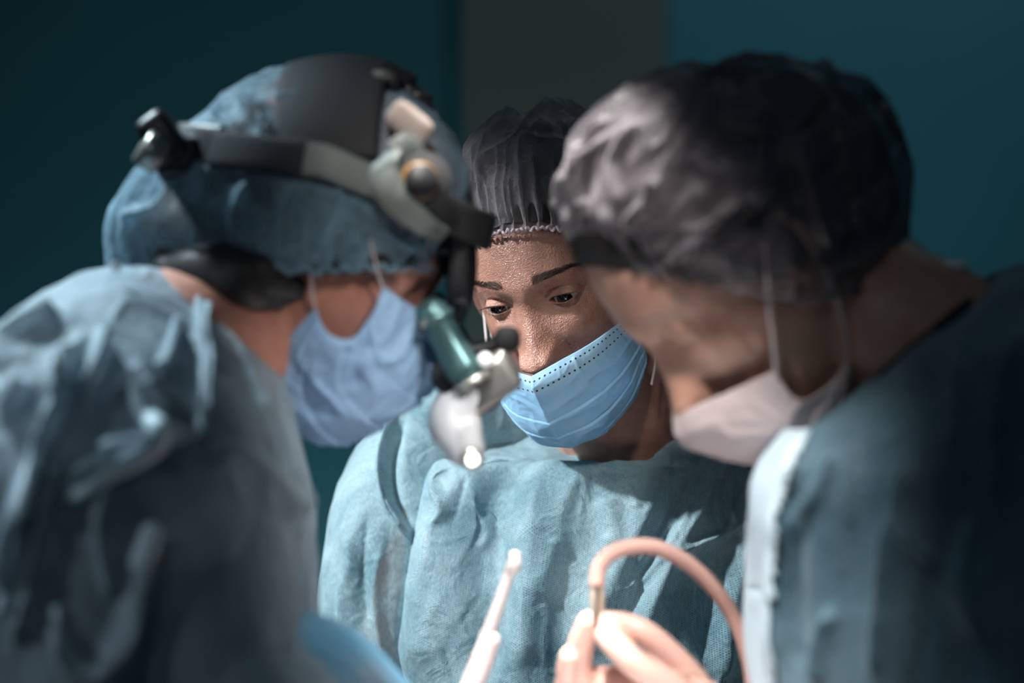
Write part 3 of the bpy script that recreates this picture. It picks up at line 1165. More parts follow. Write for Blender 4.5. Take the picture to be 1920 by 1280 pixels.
def hand_parts(root, elbow, wrist, palm, fingers, fr=1.0, palm_r=0.026, grow=0.0):
    """forearm, palm and five jointed fingers; fingers: list of point lists from knuckle to tip with their radius"""
    g = grow
    out = []
    if elbow is not None:
        out.append(round_tube([elbow, (np.array(elbow) + np.array(wrist)) / 2, wrist], [0.040 + g, 0.034 + g, 0.024 + g], m=16))
    out.append(round_tube([wrist, (np.array(wrist) + np.array(palm)) / 2, palm], [0.024 + g, palm_r + g, palm_r * 0.95 + g], m=14))
    for pts, r in fingers:
        pts = [np.array(p, float) for p in pts]
        n = len(pts)
        rad = [r * (1.12 - 0.30 * i / (n - 1)) + g for i in range(n)]
        P0 = [np.array(palm) * 0.45 + pts[0] * 0.55] + pts
        out.append(round_tube(P0, [r * 1.15 + g] + rad, m=8 * n, n=14))
    return out


# ================================================================== the middle surgeon
def build_middle():
    root = empty('person', (P(1130, 0, 2.22)[0], 2.22, 0))
    tag(root, 'woman facing the camera in a grey see-through cap, blue pleated mask and aqua gown', 'person')
    H = Head(984, 575, 2.035, -21, 22, 9.5, 1.0)
    root['_h'] = 0
    del root['_h']
    # ---- body
    V, F = closed(H(head_grid(440, 470, fine=True)))
    head = mesh_obj('body', V, outward(V, F), M_SKIN_MID)
    neck_top = H([0, -70, -105])
    neck_mid = H([8, -125, -112])
    base = P(1160, 900, 2.22)
    pieces = [round_tube([neck_top, neck_mid, base, base + (0, 0.01, -0.08)], [0.050, 0.056, 0.064, 0.09], m=24, n=32, rb=[0.050, 0.053, 0.062, 0.09], side=(1, 0, 0))]
    T = ring_stack([row(1160, 862, 2.22, 60, 0.03), row(1155, 885, 2.22, 160, 0.05), row(1150, 935, 2.23, 290, 0.075), row(1140, 1050, 2.22, 315, 0.095),
                    row(1140, 1300, 2.22, 280, 0.10), row(1140, 1650, 2.22, 240, 0.09), row(1140, 2150, 2.22, 300, 0.11), row(1140, 2400, 2.22, 250, 0.10)], 60, 48)
    pieces.append(closed(T))
    sh = {}
    for s, pts in ((-1, [(840, 930, 2.23), (745, 1180, 2.22), (735, 1500, 2.18), (850, 1760, 2.02), (955, 1850, 1.92)]),
                   (1, [(1450, 930, 2.23), (1530, 1180, 2.22), (1545, 1500, 2.18), (1430, 1760, 2.02), (1320, 1850, 1.92)])):
        q = [P(*p) for p in pts]
        pieces.append(round_tube(q, [0.034, 0.034, 0.032, 0.028, 0.022], m=30))
        w = q[-1]
        pal = w + np.array([0.03 * -s, -0.055, -0.02])
        fg = []
        for k in range(4):
            b0 = pal + np.array([(k - 1.5) * 0.019, -0.012, 0.0])
            fg.append(([b0, b0 + (0, -0.038, -0.008), b0 + (0, -0.058, -0.026), b0 + (0, -0.064, -0.046)][: 4], 0.0085))
        th = pal + np.array([-s * 0.03, 0.03, 0.0])
        fg.append(([th, th + (-s * 0.018, -0.03, -0.01), th + (-s * 0.018, -0.055, -0.02)], 0.0095))
        pieces += hand_parts(None, None, w, pal, fg)
    pieces += legs(base[0], 2.22, 0.75)
    lower = organic('lower', pieces, 0.004, 6, M_SKIN_MID)
    body = union(head, lower)
    body.data.materials.clear()
    body.data.materials.append(M_SKIN_MID)
    put_under(body, root)
    # ---- eyes
    for s in (-1, 1):
        th = np.linspace(0, np.pi, 40)
        ph = np.linspace(0, 2 * np.pi, 48, endpoint=False)
        G = np.stack([np.sin(th)[:, None] * np.cos(ph), np.sin(th)[:, None] * np.sin(ph), np.cos(th)[:, None] + 0 * ph], -1) * 0.0121
        G[..., 2] += 0.0007 * sm(0.88, 1.0, G[..., 2] / 0.0121)       # cornea
        gaze = unit(H.W * 1.0 - H.V * 0.22 + H.U * (0.10))
        V, F = closed(G)
        e = mesh_obj('eye', V, F, M_EYE)
        z = Vector(gaze)
        e.rotation_euler = z.to_track_quat('Z', 'Y').to_euler()
        e.location = Vector(H([s * 31, -0.4, -22]))
        bpy.context.view_layer.update()
        put_under(e, root)
        # eyelashes
        parts = []
        for up in (True, False):
            nl = 46 if up else 26
            for k in range(nl):
                du = -10.5 + 23 * k / (nl - 1) + rng.normal(0, 0.15)
                ax = max(0.0, 1 - (du / 13.0) ** 2)
                tilt = 0.07 * du
                if up:
                    v0 = -1.6 + 4.0 * ax ** 0.6 + tilt + 0.15
                    ln = (3.2 + 3.2 * (du + 11) / 23) * rng.uniform(0.8, 1.1)
                    dirv = np.array([0.045 * du + 0.2, -0.30, 0.95])
                    bend = np.array([0.1, 0.8, 0.1])
                else:
                    v0 = -1.6 - 3.8 * ax ** 0.75 + tilt - 0.3
                    ln = 2.4 * rng.uniform(0.7, 1.1)
                    dirv = np.array([0.05 * du, -0.75, 0.55])
                    bend = np.array([0.0, 0.0, 0.1])
                d2 = du ** 2 + v0 ** 2
                w0 = -22 + math.sqrt(max(13.9 ** 2 - d2, 1))
                w0 = max(w0, -18)
                a = np.array([s * (31 + du), v0, w0])
                dirv = dirv * np.array([s, 1, 1])
                bend = bend * np.array([s, 1, 1])
                q = [a, a + dirv * ln * 0.5 + bend * ln * 0.12, a + dirv * ln * 0.85 + bend * ln * 0.45]
                parts.append(round_tube(H(np.array(q)), np.array([0.16, 0.12, 0.04]) / 1000, m=5, n=4))
        V, F = join(parts)
        mesh_obj('eyelashes', V, F, M_BROW, root)
        # eyebrow: single hairs lying on the brow ridge
        parts = []
        for k in range(430):
            x = rng.uniform(0, 1) ** 1.05
            u0 = 13 + 43 * x
            arch = 19.0 + 6.5 * math.sin(min(x, 1) * 2.2) - 2.0 * x - 6.5 * max(0, x - 0.72) * 2
            hw = 3.3 * (1 - x) ** 0.6 * (0.75 + 0.25 * min(1, x * 6)) + 0.4
            v0 = arch + rng.uniform(-1, 1) * hw
            zz = surf_w(u0, v0)
            ang = math.radians(75 - 75 * min(1, x * 2.2) - 12 * x) + (-0.35 if v0 > arch else 0.25) * x
            ln = rng.uniform(5, 8) * (1 - 0.3 * x)
            e1 = np.array([u0 + ln * 0.5 * math.cos(ang), v0 + ln * 0.5 * math.sin(ang)])
            e2 = np.array([u0 + ln * math.cos(ang - 0.3), v0 + ln * math.sin(ang - 0.3)])
            q = np.array([[s * u0, v0, zz - 0.2], [s * e1[0], e1[1], surf_w(*e1) + 0.7], [s * e2[0], e2[1], surf_w(*e2) + 0.5]])
            parts.append(round_tube(H(q), np.array([0.11, 0.10, 0.03]) / 1000, m=5, n=3))
        V, F = join(parts)
        mesh_obj('eyebrow', V, F, M_BROW, root)
    # ---- hair and cap
    def ring(a):
        c = np.cos(a)
        return np.stack([(76 + 3 * (1 - np.abs(c))) * np.sin(a), 20 + 48 * c - 6 * np.sin(a) ** 2, -98 + 96 * c - 2 * (c > 0.9)], -1) + 0
    def ringc(a):
        p = ring(a)
        f = np.maximum(np.cos(a), 0)
        p[:, 2] = np.where(f > 0, -95 + 92.0 * f ** 0.9, p[:, 2])
        return p
    tab_h = [(0, 99), (30, 102), (60, 103), (90, 103), (120, 108), (150, 112), (180, 112), (210, 108), (250, 100), (300, 90), (340, 95)]
    def ringhair(a):
        p = ringc(a)
        f = np.maximum(np.cos(a), 0)
        p[:, 1] += 4 * f * (1 + 0.25 * np.sin(9 * a) + 0.2 * np.sin(17 * a + 1))
        p[:, 2] -= 2.5 * f
        return p
    G = star_shell(H, (0, 20, -98), ringhair, (0, 0.85, -0.5), tab_h, 86, 160, 60,
                   lambda d, A, T: 1.0 * noise(d * np.array([40, 3, 3]), 1, 3) * sm(0, .1, T) + 2.2 * sm(0.02, 0.1, T))
    cap_obj('hair', H, G, M_HAIR, root)
    tab = [(0, 106), (20, 109), (40, 113), (60, 115), (90, 117), (120, 124), (150, 134), (180, 136), (210, 124), (250, 100), (300, 90), (340, 100)]
    G = star_shell(H, (0, 20, -98), ringc, (0, 0.85, -0.5), tab, 90, 640, 260,
                   lambda d, A, T: pleats(A, T, 44, 2.6, 0.16, 2) + creases(d, 1.7, 7.0, 31, (1.6, 1, 1)) * sm(0.06, 0.3, T))
    cap_obj('surgical_cap', H, G, M_CAP_MID, root)
    elastic('cap_elastic', H, lambda a: ringc(a) * np.array([1.012, 1, 1]) + np.array([0, -1, 0.6]), 0.95, M_PINKEL, root)
    # ---- mask
    G, uv = mask_grid([(0, -52, 29), (22, -47, 17), (45, -44, -8), (66, -40, -46)], [(66, -40, -46), (71, -58, -52), (70, -80, -58), (62, -98, -58)],
                      [(0, -136, -22), (26, -132, -26), (48, -118, -40), (62, -98, -58)], [(0, -52, 29), (0, -62, 33), (0, -85, 27), (0, -112, 18), (0, -128, 4), (0, -136, -22)],
                      pleat=(0.43, 0.62, 0.80), seed=3, side_bend=0.25)
    mk = mask_obj(H, root, M_MASK_MID, G, uv)
    for s in (-1, 1):
        loop_obj(H, [(s * 70, -62, -50), (s * 75, -50, -62), (s * 79, -30, -82), (s * 80, -5, -98)], 0.0012, root)
        loop_obj(H, [(s * 70, -104, -50), (s * 75, -84, -66), (s * 79, -40, -88), (s * 80, -8, -100)], 0.0012, root)
        V, F = ear(H, s, 0.9)
        mesh_obj('ear', V, F, M_SKIN_MID, root)
    # ---- scrub top and gown
    def torso_rows(g):
        gp = g / (K * 2.2)
        return [row(1186, 800, 2.19, 114 + max(gp, -20), 0.066 + max(g, -0.008), 0.30, 0.55), row(1162, 798, 2.20, 178 + gp, 0.084 + g, 0.20, 0.4), row(1150, 815, 2.21, 250 + gp, 0.100 + g, 0.06, 0.2),
                row(1145, 875, 2.22, 335 + gp, 0.120 + g), row(1140, 1030, 2.21, 378 + gp, 0.135 + g), row(1135, 1200, 2.20, 385 + gp, 0.145 + g),
                row(1135, 1400, 2.20, 380 + gp, 0.145 + g), row(1135, 1900, 2.21, 385 + gp, 0.15 + g), row(1135, 2600, 2.22, 420 + gp, 0.19 + g), row(1135, 3300, 2.22, 450 + gp, 0.21 + g)]
    S = ring_stack(torso_rows(-0.026), 60, 64, 2.4) - np.array([0, 0, 0.016])
    cloth_obj('scrub_top', S, M_SCRUB_MID, root)
    G = ring_stack(torso_rows(0.0), 560, 560, 2.4)
    G = gown_relief(G, 5, 0.0035)
    G = folds(G, [
        ([(1285, 800), (1215, 960), (1130, 1130), (1060, 1280)], 26, 0.010, 1.5),
        ([(1330, 815), (1265, 960), (1190, 1110), (1150, 1280)], 20, -0.010, 1.5),
        ([(1380, 830), (1330, 930), (1255, 1060), (1190, 1230)], 22, 0.011, 1.4),
        ([(1440, 850), (1370, 980), (1330, 1150), (1320, 1280)], 20, -0.009, 1.4),
        ([(1440, 960), (1400, 1080), (1370, 1180), (1350, 1300)], 15, 0.010, 1.3),
        ([(1100, 870), (1060, 940), (1045, 1050)], 24, 0.006, 1.6),
        ([(945, 840), (915, 980), (905, 1150), (905, 1300)], 42, -0.020, 2.2),
        ([(1020, 870), (1005, 960), (990, 1100), (975, 1280)], 34, 0.012, 1.8),
        ([(830, 830), (820, 900), (815, 1010), (800, 1150), (795, 1290)], 38, 0.014, 2),
        ([(1350, 840), (1285, 930), (1235, 1010), (1180, 1080)], 8, 0.007, 1.3), ([(1300, 930), (1262, 1010), (1215, 1075), (1150, 1120)], 7, 0.006, 1.3),
        ([(1440, 940), (1360, 1000), (1290, 1035), (1240, 1050)], 10, 0.007, 1.4), ([(1405, 1010), (1375, 1110), (1350, 1230)], 8, 0.006, 1.3),
        ([(1195, 1060), (1180, 1130), (1170, 1180)], 6, 0.005, 1.2), ([(1130, 930), (1150, 990), (1140, 1030)], 22, 0.006, 1.6),
        ([(1180, 905), (1195, 960)], 5, 0.003, 1.2), ([(1040, 1000), (1030, 1060), (1000, 1130)], 20, 0.005, 1.6),
        ([(850, 880), (835, 920), (842, 960), (825, 1000)], 6, 0.006, 1.3), ([(880, 930), (900, 990), (885, 1030)], 8, 0.005, 1.3),
        ([(872, 880), (862, 930), (850, 990)], 6, -0.004, 1.3),
        ([(1120, 880), (1170, 860), (1240, 880), (1300, 870)], 9, -0.003, 1.4),
        ([(1095, 866), (1150, 905), (1210, 960)], 8, 0.003, 1.4),
    ])
    g = cloth_obj('surgical_gown', G, M_GOWN_MID, root)
    # neckline binding
    V, F = round_tube(np.vstack([G[0][::8], G[0][:1]]), 0.0018, m=200, n=8, ends=False)
    mesh_obj('neck_binding', V, F, M_GOWN_MID, g)
    body_grid = G
    for s, pts, r in ((-1, [(960, 800, 2.22), (870, 800, 2.225), (800, 860, 2.22), (745, 970, 2.20), (718, 1110, 2.19), (705, 1290, 2.18), (730, 1500, 2.16), (850, 1750, 2.00), (950, 1850, 1.92)],
                        [.015, .046, .057, .060, .060, .058, .055, .046, .030]),
                      (1, [(1350, 800, 2.22), (1430, 805, 2.225), (1490, 870, 2.22), (1545, 990, 2.20), (1575, 1120, 2.19), (1580, 1290, 2.18), (1550, 1500, 2.16), (1430, 1750, 2.00), (1325, 1850, 1.92)],
                        [.015, .046, .057, .060, .060, .058, .055, .046, .030])):
        q = [P(*p) for p in pts]
        S = tube_grid(q, r, side=(0, 1, 0), m=420, n=260)
        S = gown_relief(S, 9 + s, 0.003)
        if s < 0:
            S = folds(S, [
                ([(745, 760), (715, 840), (722, 930), (770, 1010)], 6, 0.010, 1.6),
                ([(760, 770), (735, 850), (742, 930), (780, 990)], 10, -0.010, 1.6),
                ([(640, 980), (660, 1050), (640, 1130), (650, 1250)], 14, 0.006, 1.5),
                ([(690, 960), (680, 1050), (690, 1180)], 12, -0.005, 1.5),
                ([(720, 1010), (700, 1120), (720, 1260)], 12, 0.005, 1.5),
            ])
        sl = cloth_obj('gown_sleeve', S, M_GOWN_MID, g)
        if s < 0:
            q = surf_at([body_grid, S], [(748, 752), (716, 815), (706, 880), (722, 950), (768, 1012)], -0.0005)
            V, F = round_tube(q, 0.0023, m=80, n=8)
            mesh_obj('sleeve_seam', V, F, M_GOWN_MID, g)
    return H


_SURF = {}


def surf_w(u, v):
    """w of the face at (|u|, v)"""
    if 'g' not in _SURF:
        G = head_grid(240, 200, fine=True, eyes=False)
        m = G[..., 2] > -70
        U, Vv, Wv = np.abs(G[..., 0][m]), G[..., 1][m], G[..., 2][m]
        _SURF['g'] = (U, Vv, Wv)
    U, Vv, Wv = _SURF['g']
    d = (U - abs(u)) ** 2 + (Vv - v) ** 2
    k = np.argsort(d)[:3]
    wt = 1 / (d[k] + 0.05)
    return float((Wv[k] * wt).sum() / wt.sum())


def gown_relief(G, seed, amp):
    Nn = grid_normals(G)
    if ((G - G.mean((0, 1))) * Nn).sum() < 0:
        Nn = -Nn
    q = G * np.array([1.6, 1.6, 0.8])
    q = q + 0.02 * np.stack([noise(G, 9, seed + i) for i in range(3)], -1)
    D = amp * (1.2 * noise(q, 14, seed) + 0.8 * np.maximum(ridged(q, 11, seed + 2), -0.2) + 0.35 * np.maximum(ridged(q, 26, seed + 4), -0.2))
    return G + Nn * D[..., None]


if 'M' in PARTS:
    HM = build_middle()


def dir3(a, b):
    return unit(np.asarray(b, float) - np.asarray(a, float))


# ================================================================== the surgeon on the left
def build_left():
    root = empty('person', (P(60, 0, 1.70)[0], 1.70, 0))
    tag(root, 'surgeon on the left, bending forward in a pale blue cap with a head lamp', 'person')
    H = Head(800, 560, 1.744, 86, 30, 0, 1.0)
    HM_ = Head(800, 560, 1.744, 86, 30, 0, 1.0)
    V, F = closed(H(head_grid(150, 150, eyes=True)))
    ev, ef = ear(H, -1, 0.62)
    pieces = [(V, F), (ev + H.U * 0.006, ef), ear(H, 1, 0.62)]
    base = P(330, 690, 1.70)
    pieces.append(round_tube([H([0, -45, -100]), H([0, -105, -125]), P(455, 628, 1.73), base, base + (-0.05, 0, -0.10)],
                             [0.050, 0.053, 0.053, 0.072, 0.1], m=30, n=28))
    T = ring_stack([row(400, 640, 1.71, 60, 0.05, -.9), row(350, 690, 1.70, 150, 0.09, -.6), row(300, 760, 1.69, 230, 0.13, -.45), row(240, 860, 1.68, 300, 0.14, -.3),
                    row(190, 1060, 1.68, 330, 0.15), row(160, 1400, 1.69, 300, 0.14), row(60, 1900, 1.70, 300, 0.15), row(60, 2250, 1.70, 320, 0.16), row(60, 2450, 1.70, 260, 0.14)], 60, 48)
    pieces.append(closed(T))
    # near (right) arm: shoulder, elbow, forearm forward
    wrist = P(775, 1405, 1.68)
    pieces.append(round_tube([P(330, 850, 1.58), P(350, 1100, 1.55), P(420, 1330, 1.53), P(560, 1262, 1.56), P(660, 1300, 1.62), wrist],
                             [0.034, 0.036, 0.034, 0.031, 0.028, 0.021], m=50, n=20))
    pal = P(835, 1440, 1.705)
    tool = P(862, 1330, 1.715)
    g2 = []
    for k in range(4):
        b0 = pal + np.array([0.02 + 0.004 * k, 0.018 - 0.012 * k, 0.014 - 0.012 * k])
        t0 = np.array(P(848, 1384 + 10 * k, 1.715)) + np.array([0.006, 0.004, -0.003 * k])
        mid = (b0 + t0) / 2 + np.array([0.022, -0.004, 0.004])
        g2.append(([b0, mid, t0], 0.0083))
    th = pal + np.array([-0.012, 0.0, 0.018])
    g2.append(([th, th + (0.003, 0.004, 0.014), np.array(P(846, 1372, 1.712))], 0.0095))
    pieces += hand_parts(None, None, wrist, pal, g2)
    # far (left) arm
    w2 = P(700, 1520, 1.92)
    pieces.append(round_tube([P(330, 880, 1.84), P(330, 1250, 1.90), P(400, 1560, 1.90), w2], [0.034, 0.034, 0.032, 0.021], m=40, n=20))
    pal2 = w2 + np.array([0.055, -0.01, -0.005])
    fg = [([pal2 + (0.03, (k - 1.5) * 0.019, 0), pal2 + (0.065, (k - 1.5) * 0.019, -0.008), pal2 + (0.082, (k - 1.5) * 0.018, -0.03)], 0.0085) for k in range(4)]
    fg.append(([pal2 + (-0.01, -0.03, 0), pal2 + (0.02, -0.05, -0.008), pal2 + (0.045, -0.052, -0.015)], 0.0095))
    pieces += hand_parts(None, None, w2, pal2, fg)
    pieces += legs(base[0] - 0.10, 1.70, 0.78, heading=(1, 0))
    organic('body', pieces, 0.0032, 5, M_SKIN_LEFT, root)
    # gloves
    gl = [round_tube([P(505, 1290, 1.545), P(570, 1262, 1.56), P(660, 1300, 1.62), wrist], [0.041, 0.040, 0.034, 0.026], m=24)] + hand_parts(None, None, wrist, pal, g2, grow=0.0012)
    organic('nitrile_glove', gl, 0.0022, 3, M_BGLOVE, root)
    gl = hand_parts(None, None, w2, pal2, fg, grow=0.0014)
    organic('nitrile_glove', gl, 0.003, 3, M_BGLOVE, root)
    # hair: nape and sides below the cap
    def ring(a):
        c = np.cos(a)
        s = np.sin(a)
        return np.stack([82 * s, -30 + 58 * c - 6 * s ** 2, -104 + 101 * c], -1)
    def rin(a):
        p = ring(a)
        f = np.maximum(np.cos(a), 0)
        p[:, 2] = np.where(f > 0, -95 + 95 * f ** 0.8, p[:, 2])
        return p
    hr = [(0, 98), (30, 100), (60, 101), (90, 100), (120, 100), (150, 100), (180, 106), (200, 114), (215, 122), (235, 118), (260, 100), (300, 90), (340, 95)]
    G = star_shell(H, (0, 20, -98), rin, (0, 0.8, -0.3), hr, 80, 140, 60, lambda d, A, T: 1.0 * noise(d * np.array([30, 3, 3]), 1, 3) - 2)
    cap_obj('hair', H, G, M_HAIR, root)
    # knot of hair at the nape, showing under the cap's edge
    V, F = round_tube([P(455, 470, 1.69), P(445, 515, 1.675), P(475, 545, 1.676), P(520, 560, 1.682)], [0.016, 0.022, 0.018, 0.008], m=20)
    V2, F2 = round_tube([P(318, 512, 1.70), P(390, 512, 1.688), P(470, 520, 1.682), P(545, 535, 1.69)], [0.015, 0.023, 0.025, 0.014], m=16)
    V, F = join([(V, F), (V2, F2)])
    mesh_obj('hair_lock', V, F, M_HAIR, root)

    def ringc(a):
        c = np.cos(a)
        s = np.sin(a)
        back = np.maximum(-c, 0)
        f = np.maximum(c, 0)
        u = (84 - 8 * back) * s
        v = -30 + 54 * f - 70 * back ** 1.2 - 3 * np.sin(3 * a) * s ** 2
        w = np.where(c > 0, -98 + 98 * f ** 0.85, -98 - 112 * back)
        return np.stack([u, v, w], -1)
    tab = [(0, 103), (20, 105), (42, 107), (61, 104), (90, 104), (112, 103), (131, 103), (155, 104), (168, 108), (178, 115), (190, 128), (200, 142), (212, 155), (219, 159), (227, 160),
           (236, 156), (250, 125), (300, 90), (340, 98)]
    G = star_shell(H, (0, 20, -98), ringc, (0, 0.8, -0.3), tab, 93, 420, 170,
                   lambda d, A, T: pleats(A, T, 30, 3.0, 0.12, 5) + creases(d, 2.2, 3.0, 41, (1.6, 1, 1)) * sm(0.05, 0.3, T))
    cap_obj('surgical_cap', H, G, M_CAP_LEFT, root, [
        ([(470, 330), (440, 400), (450, 480)], 9, 0.005), ([(560, 340), (535, 410), (545, 485)], 10, 0.007), ([(640, 350), (610, 420), (600, 470)], 9, 0.005),
        ([(650, 360), (710, 420), (790, 470)], 10, 0.007), ([(330, 350), (290, 390), (220, 410)], 10, 0.006), ([(250, 390), (235, 440), (240, 490)], 9, 0.005),
        ([(450, 180), (480, 210), (505, 245)], 9, 0.008), ([(400, 200), (430, 230), (450, 250)], 9, 0.005), ([(340, 380), (370, 430), (360, 480)], 9, 0.005)])
    elastic('cap_elastic', H, lambda a: ringc(a) * np.array([1.01, 1, 1]), 1.3, M_CAP_LEFT, root, waves=70, amp=1.6)
    # mask
    G, uv = mask_grid([(0, -10, 12), (18, -9, 4), (40, -8, -10), (60, -5, -24)], [(60, -5, -24), (62, -28, -22), (64, -48, -26), (66, -52, -42), (66, -42, -58)],
                      [(0, -130, -25), (28, -124, -44), (54, -98, -68), (66, -42, -58)], [(0, -10, 12), (0, -40, 31), (0, -60, 32), (0, -85, 22), (0, -112, 8), (0, -126, -6), (0, -130, -25)],
                      nu=121, nv=91, seed=8, crumple=3.4, pamp=2.4, belly=8)
    mask_obj(H, root, M_MASK_LEFT, G, uv)
    for s in (-1, 1):
        loop_obj(H, [(s * 61, -6, -25), (s * 70, 6, -36), (s * 76, 18, -46), (s * 84, 34, -60)], 0.0022, root, flat=0.4)
        loop_obj(H, [(s * 66, -42, -58), (s * 74, -30, -66), (s * 79, -14, -76), (s * 84, 4, -90)], 0.0022, root, flat=0.4)

    def torso_rows(g):
        gp = g / (K * 1.68)
        return [row(412, 590, 1.72, 102 + gp, 0.063 + g, -.95), row(385, 612, 1.71, 150 + gp, 0.095 + g, -.78), row(340, 650, 1.70, 205 + gp, 0.13 + g, -.6), row(300, 715, 1.68, 262 + gp, 0.165 + g, -.48),
                row(258, 800, 1.67, 318 + gp, 0.19 + g, -.36), row(216, 910, 1.66, 366 + gp, 0.205 + g, -.22), row(190, 1080, 1.66, 398 + gp, 0.205 + g, -.08),
                row(180, 1300, 1.66, 405 + gp, 0.20 + g), row(120, 1800, 1.68, 400 + gp, 0.20 + g), row(70, 2500, 1.70, 420 + gp, 0.22 + g), row(60, 3300, 1.70, 440 + gp, 0.25 + g)]
    S = ring_stack(torso_rows(-0.014), 60, 64, 2.3)
    cloth_obj('scrub_top', S, M_SCRUB, root)
    G = ring_stack(torso_rows(0.0), 420, 420, 2.3)
    G = gown_relief(G, 15, 0.004)
    st = [
        ([(255, 690), (262, 750), (300, 815)], 13, 0.014), ([(305, 820), (250, 858), (190, 890), (135, 935)], 16, 0.016),
        ([(150, 640), (118, 690), (112, 760), (70, 850), (30, 980), (5, 1130)], 14, 0.016), ([(210, 650), (150, 730), (100, 760)], 8, 0.009),
        ([(190, 620), (185, 700), (175, 780)], 9, 0.010), ([(-20, 700), (40, 640), (120, 590)], 22, 0.012),
        ([(0, 790), (50, 720)], 12, 0.010),
        ([(372, 555), (378, 680), (372, 820)], 9, 0.009), ([(190, 832), (280, 822), (372, 815)], 8, 0.008), ([(335, 600), (300, 690), (200, 745)], 8, 0.007),
        ([(282, 1000), (250, 1090), (222, 1190), (170, 1265), (125, 1230), (108, 1150)], 13, 0.017), ([(205, 900), (188, 1000), (205, 1120)], 9, 0.010),
        ([(85, 960), (65, 1090), (25, 1220)], 11, 0.010), ([(100, 880), (95, 960)], 10, 0.008),
        ([(400, 600), (455, 720), (520, 860), (560, 1000)], 16, 0.008), ([(470, 680), (520, 790), (560, 930)], 12, -0.006),
        ([(380, 840), (470, 880), (560, 990)], 30, 0.008),
    ]
    G = folds(G, [(q_[0], q_[1] * 0.78, q_[2] * 1.6) for q_ in st])
    g = cloth_obj('surgical_gown', G, M_GOWN_LEFT, root)
    left_body = G
    for ln, r_ in (([(372, 560), (384, 680), (374, 818)], 0.003), ([(190, 835), (280, 822), (374, 818)], 0.003), ([(330, 600), (300, 700), (200, 745)], 0.0026)):
        V, F = round_tube(surf_at([G], ln, -0.001), r_, m=60, n=8)
        mesh_obj('gown_seam', V, F, M_GOWN_LEFT, g)
    for ln, r_ in (([(250, 690), (262, 760), (302, 822), (215, 882), (135, 935)], [0.002, 0.0055, 0.007, 0.0065, 0.004]),
                   ([(112, 650), (114, 745), (68, 860), (25, 1000), (2, 1140)], [0.002, 0.0055, 0.005, 0.0045, 0.003]),
                   ([(284, 1000), (252, 1090), (222, 1190), (170, 1265), (125, 1225), (105, 1140)], [0.007, 0.0065, 0.005, 0.005, 0.004, 0.002])):
        q_ = surf_at([G], ln, 0.0)
        V, F = round_tube(q_, np.interp(np.linspace(0, 1, len(q_)), np.linspace(0, 1, len(r_)), r_), m=90, n=12)
        mesh_obj('crest_highlight', V, F, M_CREST, g)  # pale tubes that paint the highlights along the fold crests
    q = [P(330, 800, 1.60), P(360, 1050, 1.56), P(410, 1290, 1.53), P(500, 1300, 1.545), P(565, 1268, 1.56)]
    S = tube_grid(q, [0.05, 0.062, 0.058, 0.052, 0.044], side=(0, 1, 0), m=160, n=120)
    S = gown_relief(S, 19, 0.003)
    cloth_obj('gown_sleeve', S, M_GOWN_LEFT, g)
    q = [P(330, 860, 1.82), P(330, 1250, 1.90), P(400, 1560, 1.90), P(600, 1530, 1.915), P(690, 1520, 1.92)]
    S = tube_grid(q, [0.05, 0.062, 0.055, 0.045, 0.030], side=(0, 1, 0), m=120, n=80)
    cloth_obj('gown_sleeve', S, M_GOWN_LEFT, g)
    V, F = disc(P(218, 500, 1.62), (0, 1, 0), 0.0035, 0.003)
    mesh_obj('snap_button', V, F, M_WHITE, g)
    return H


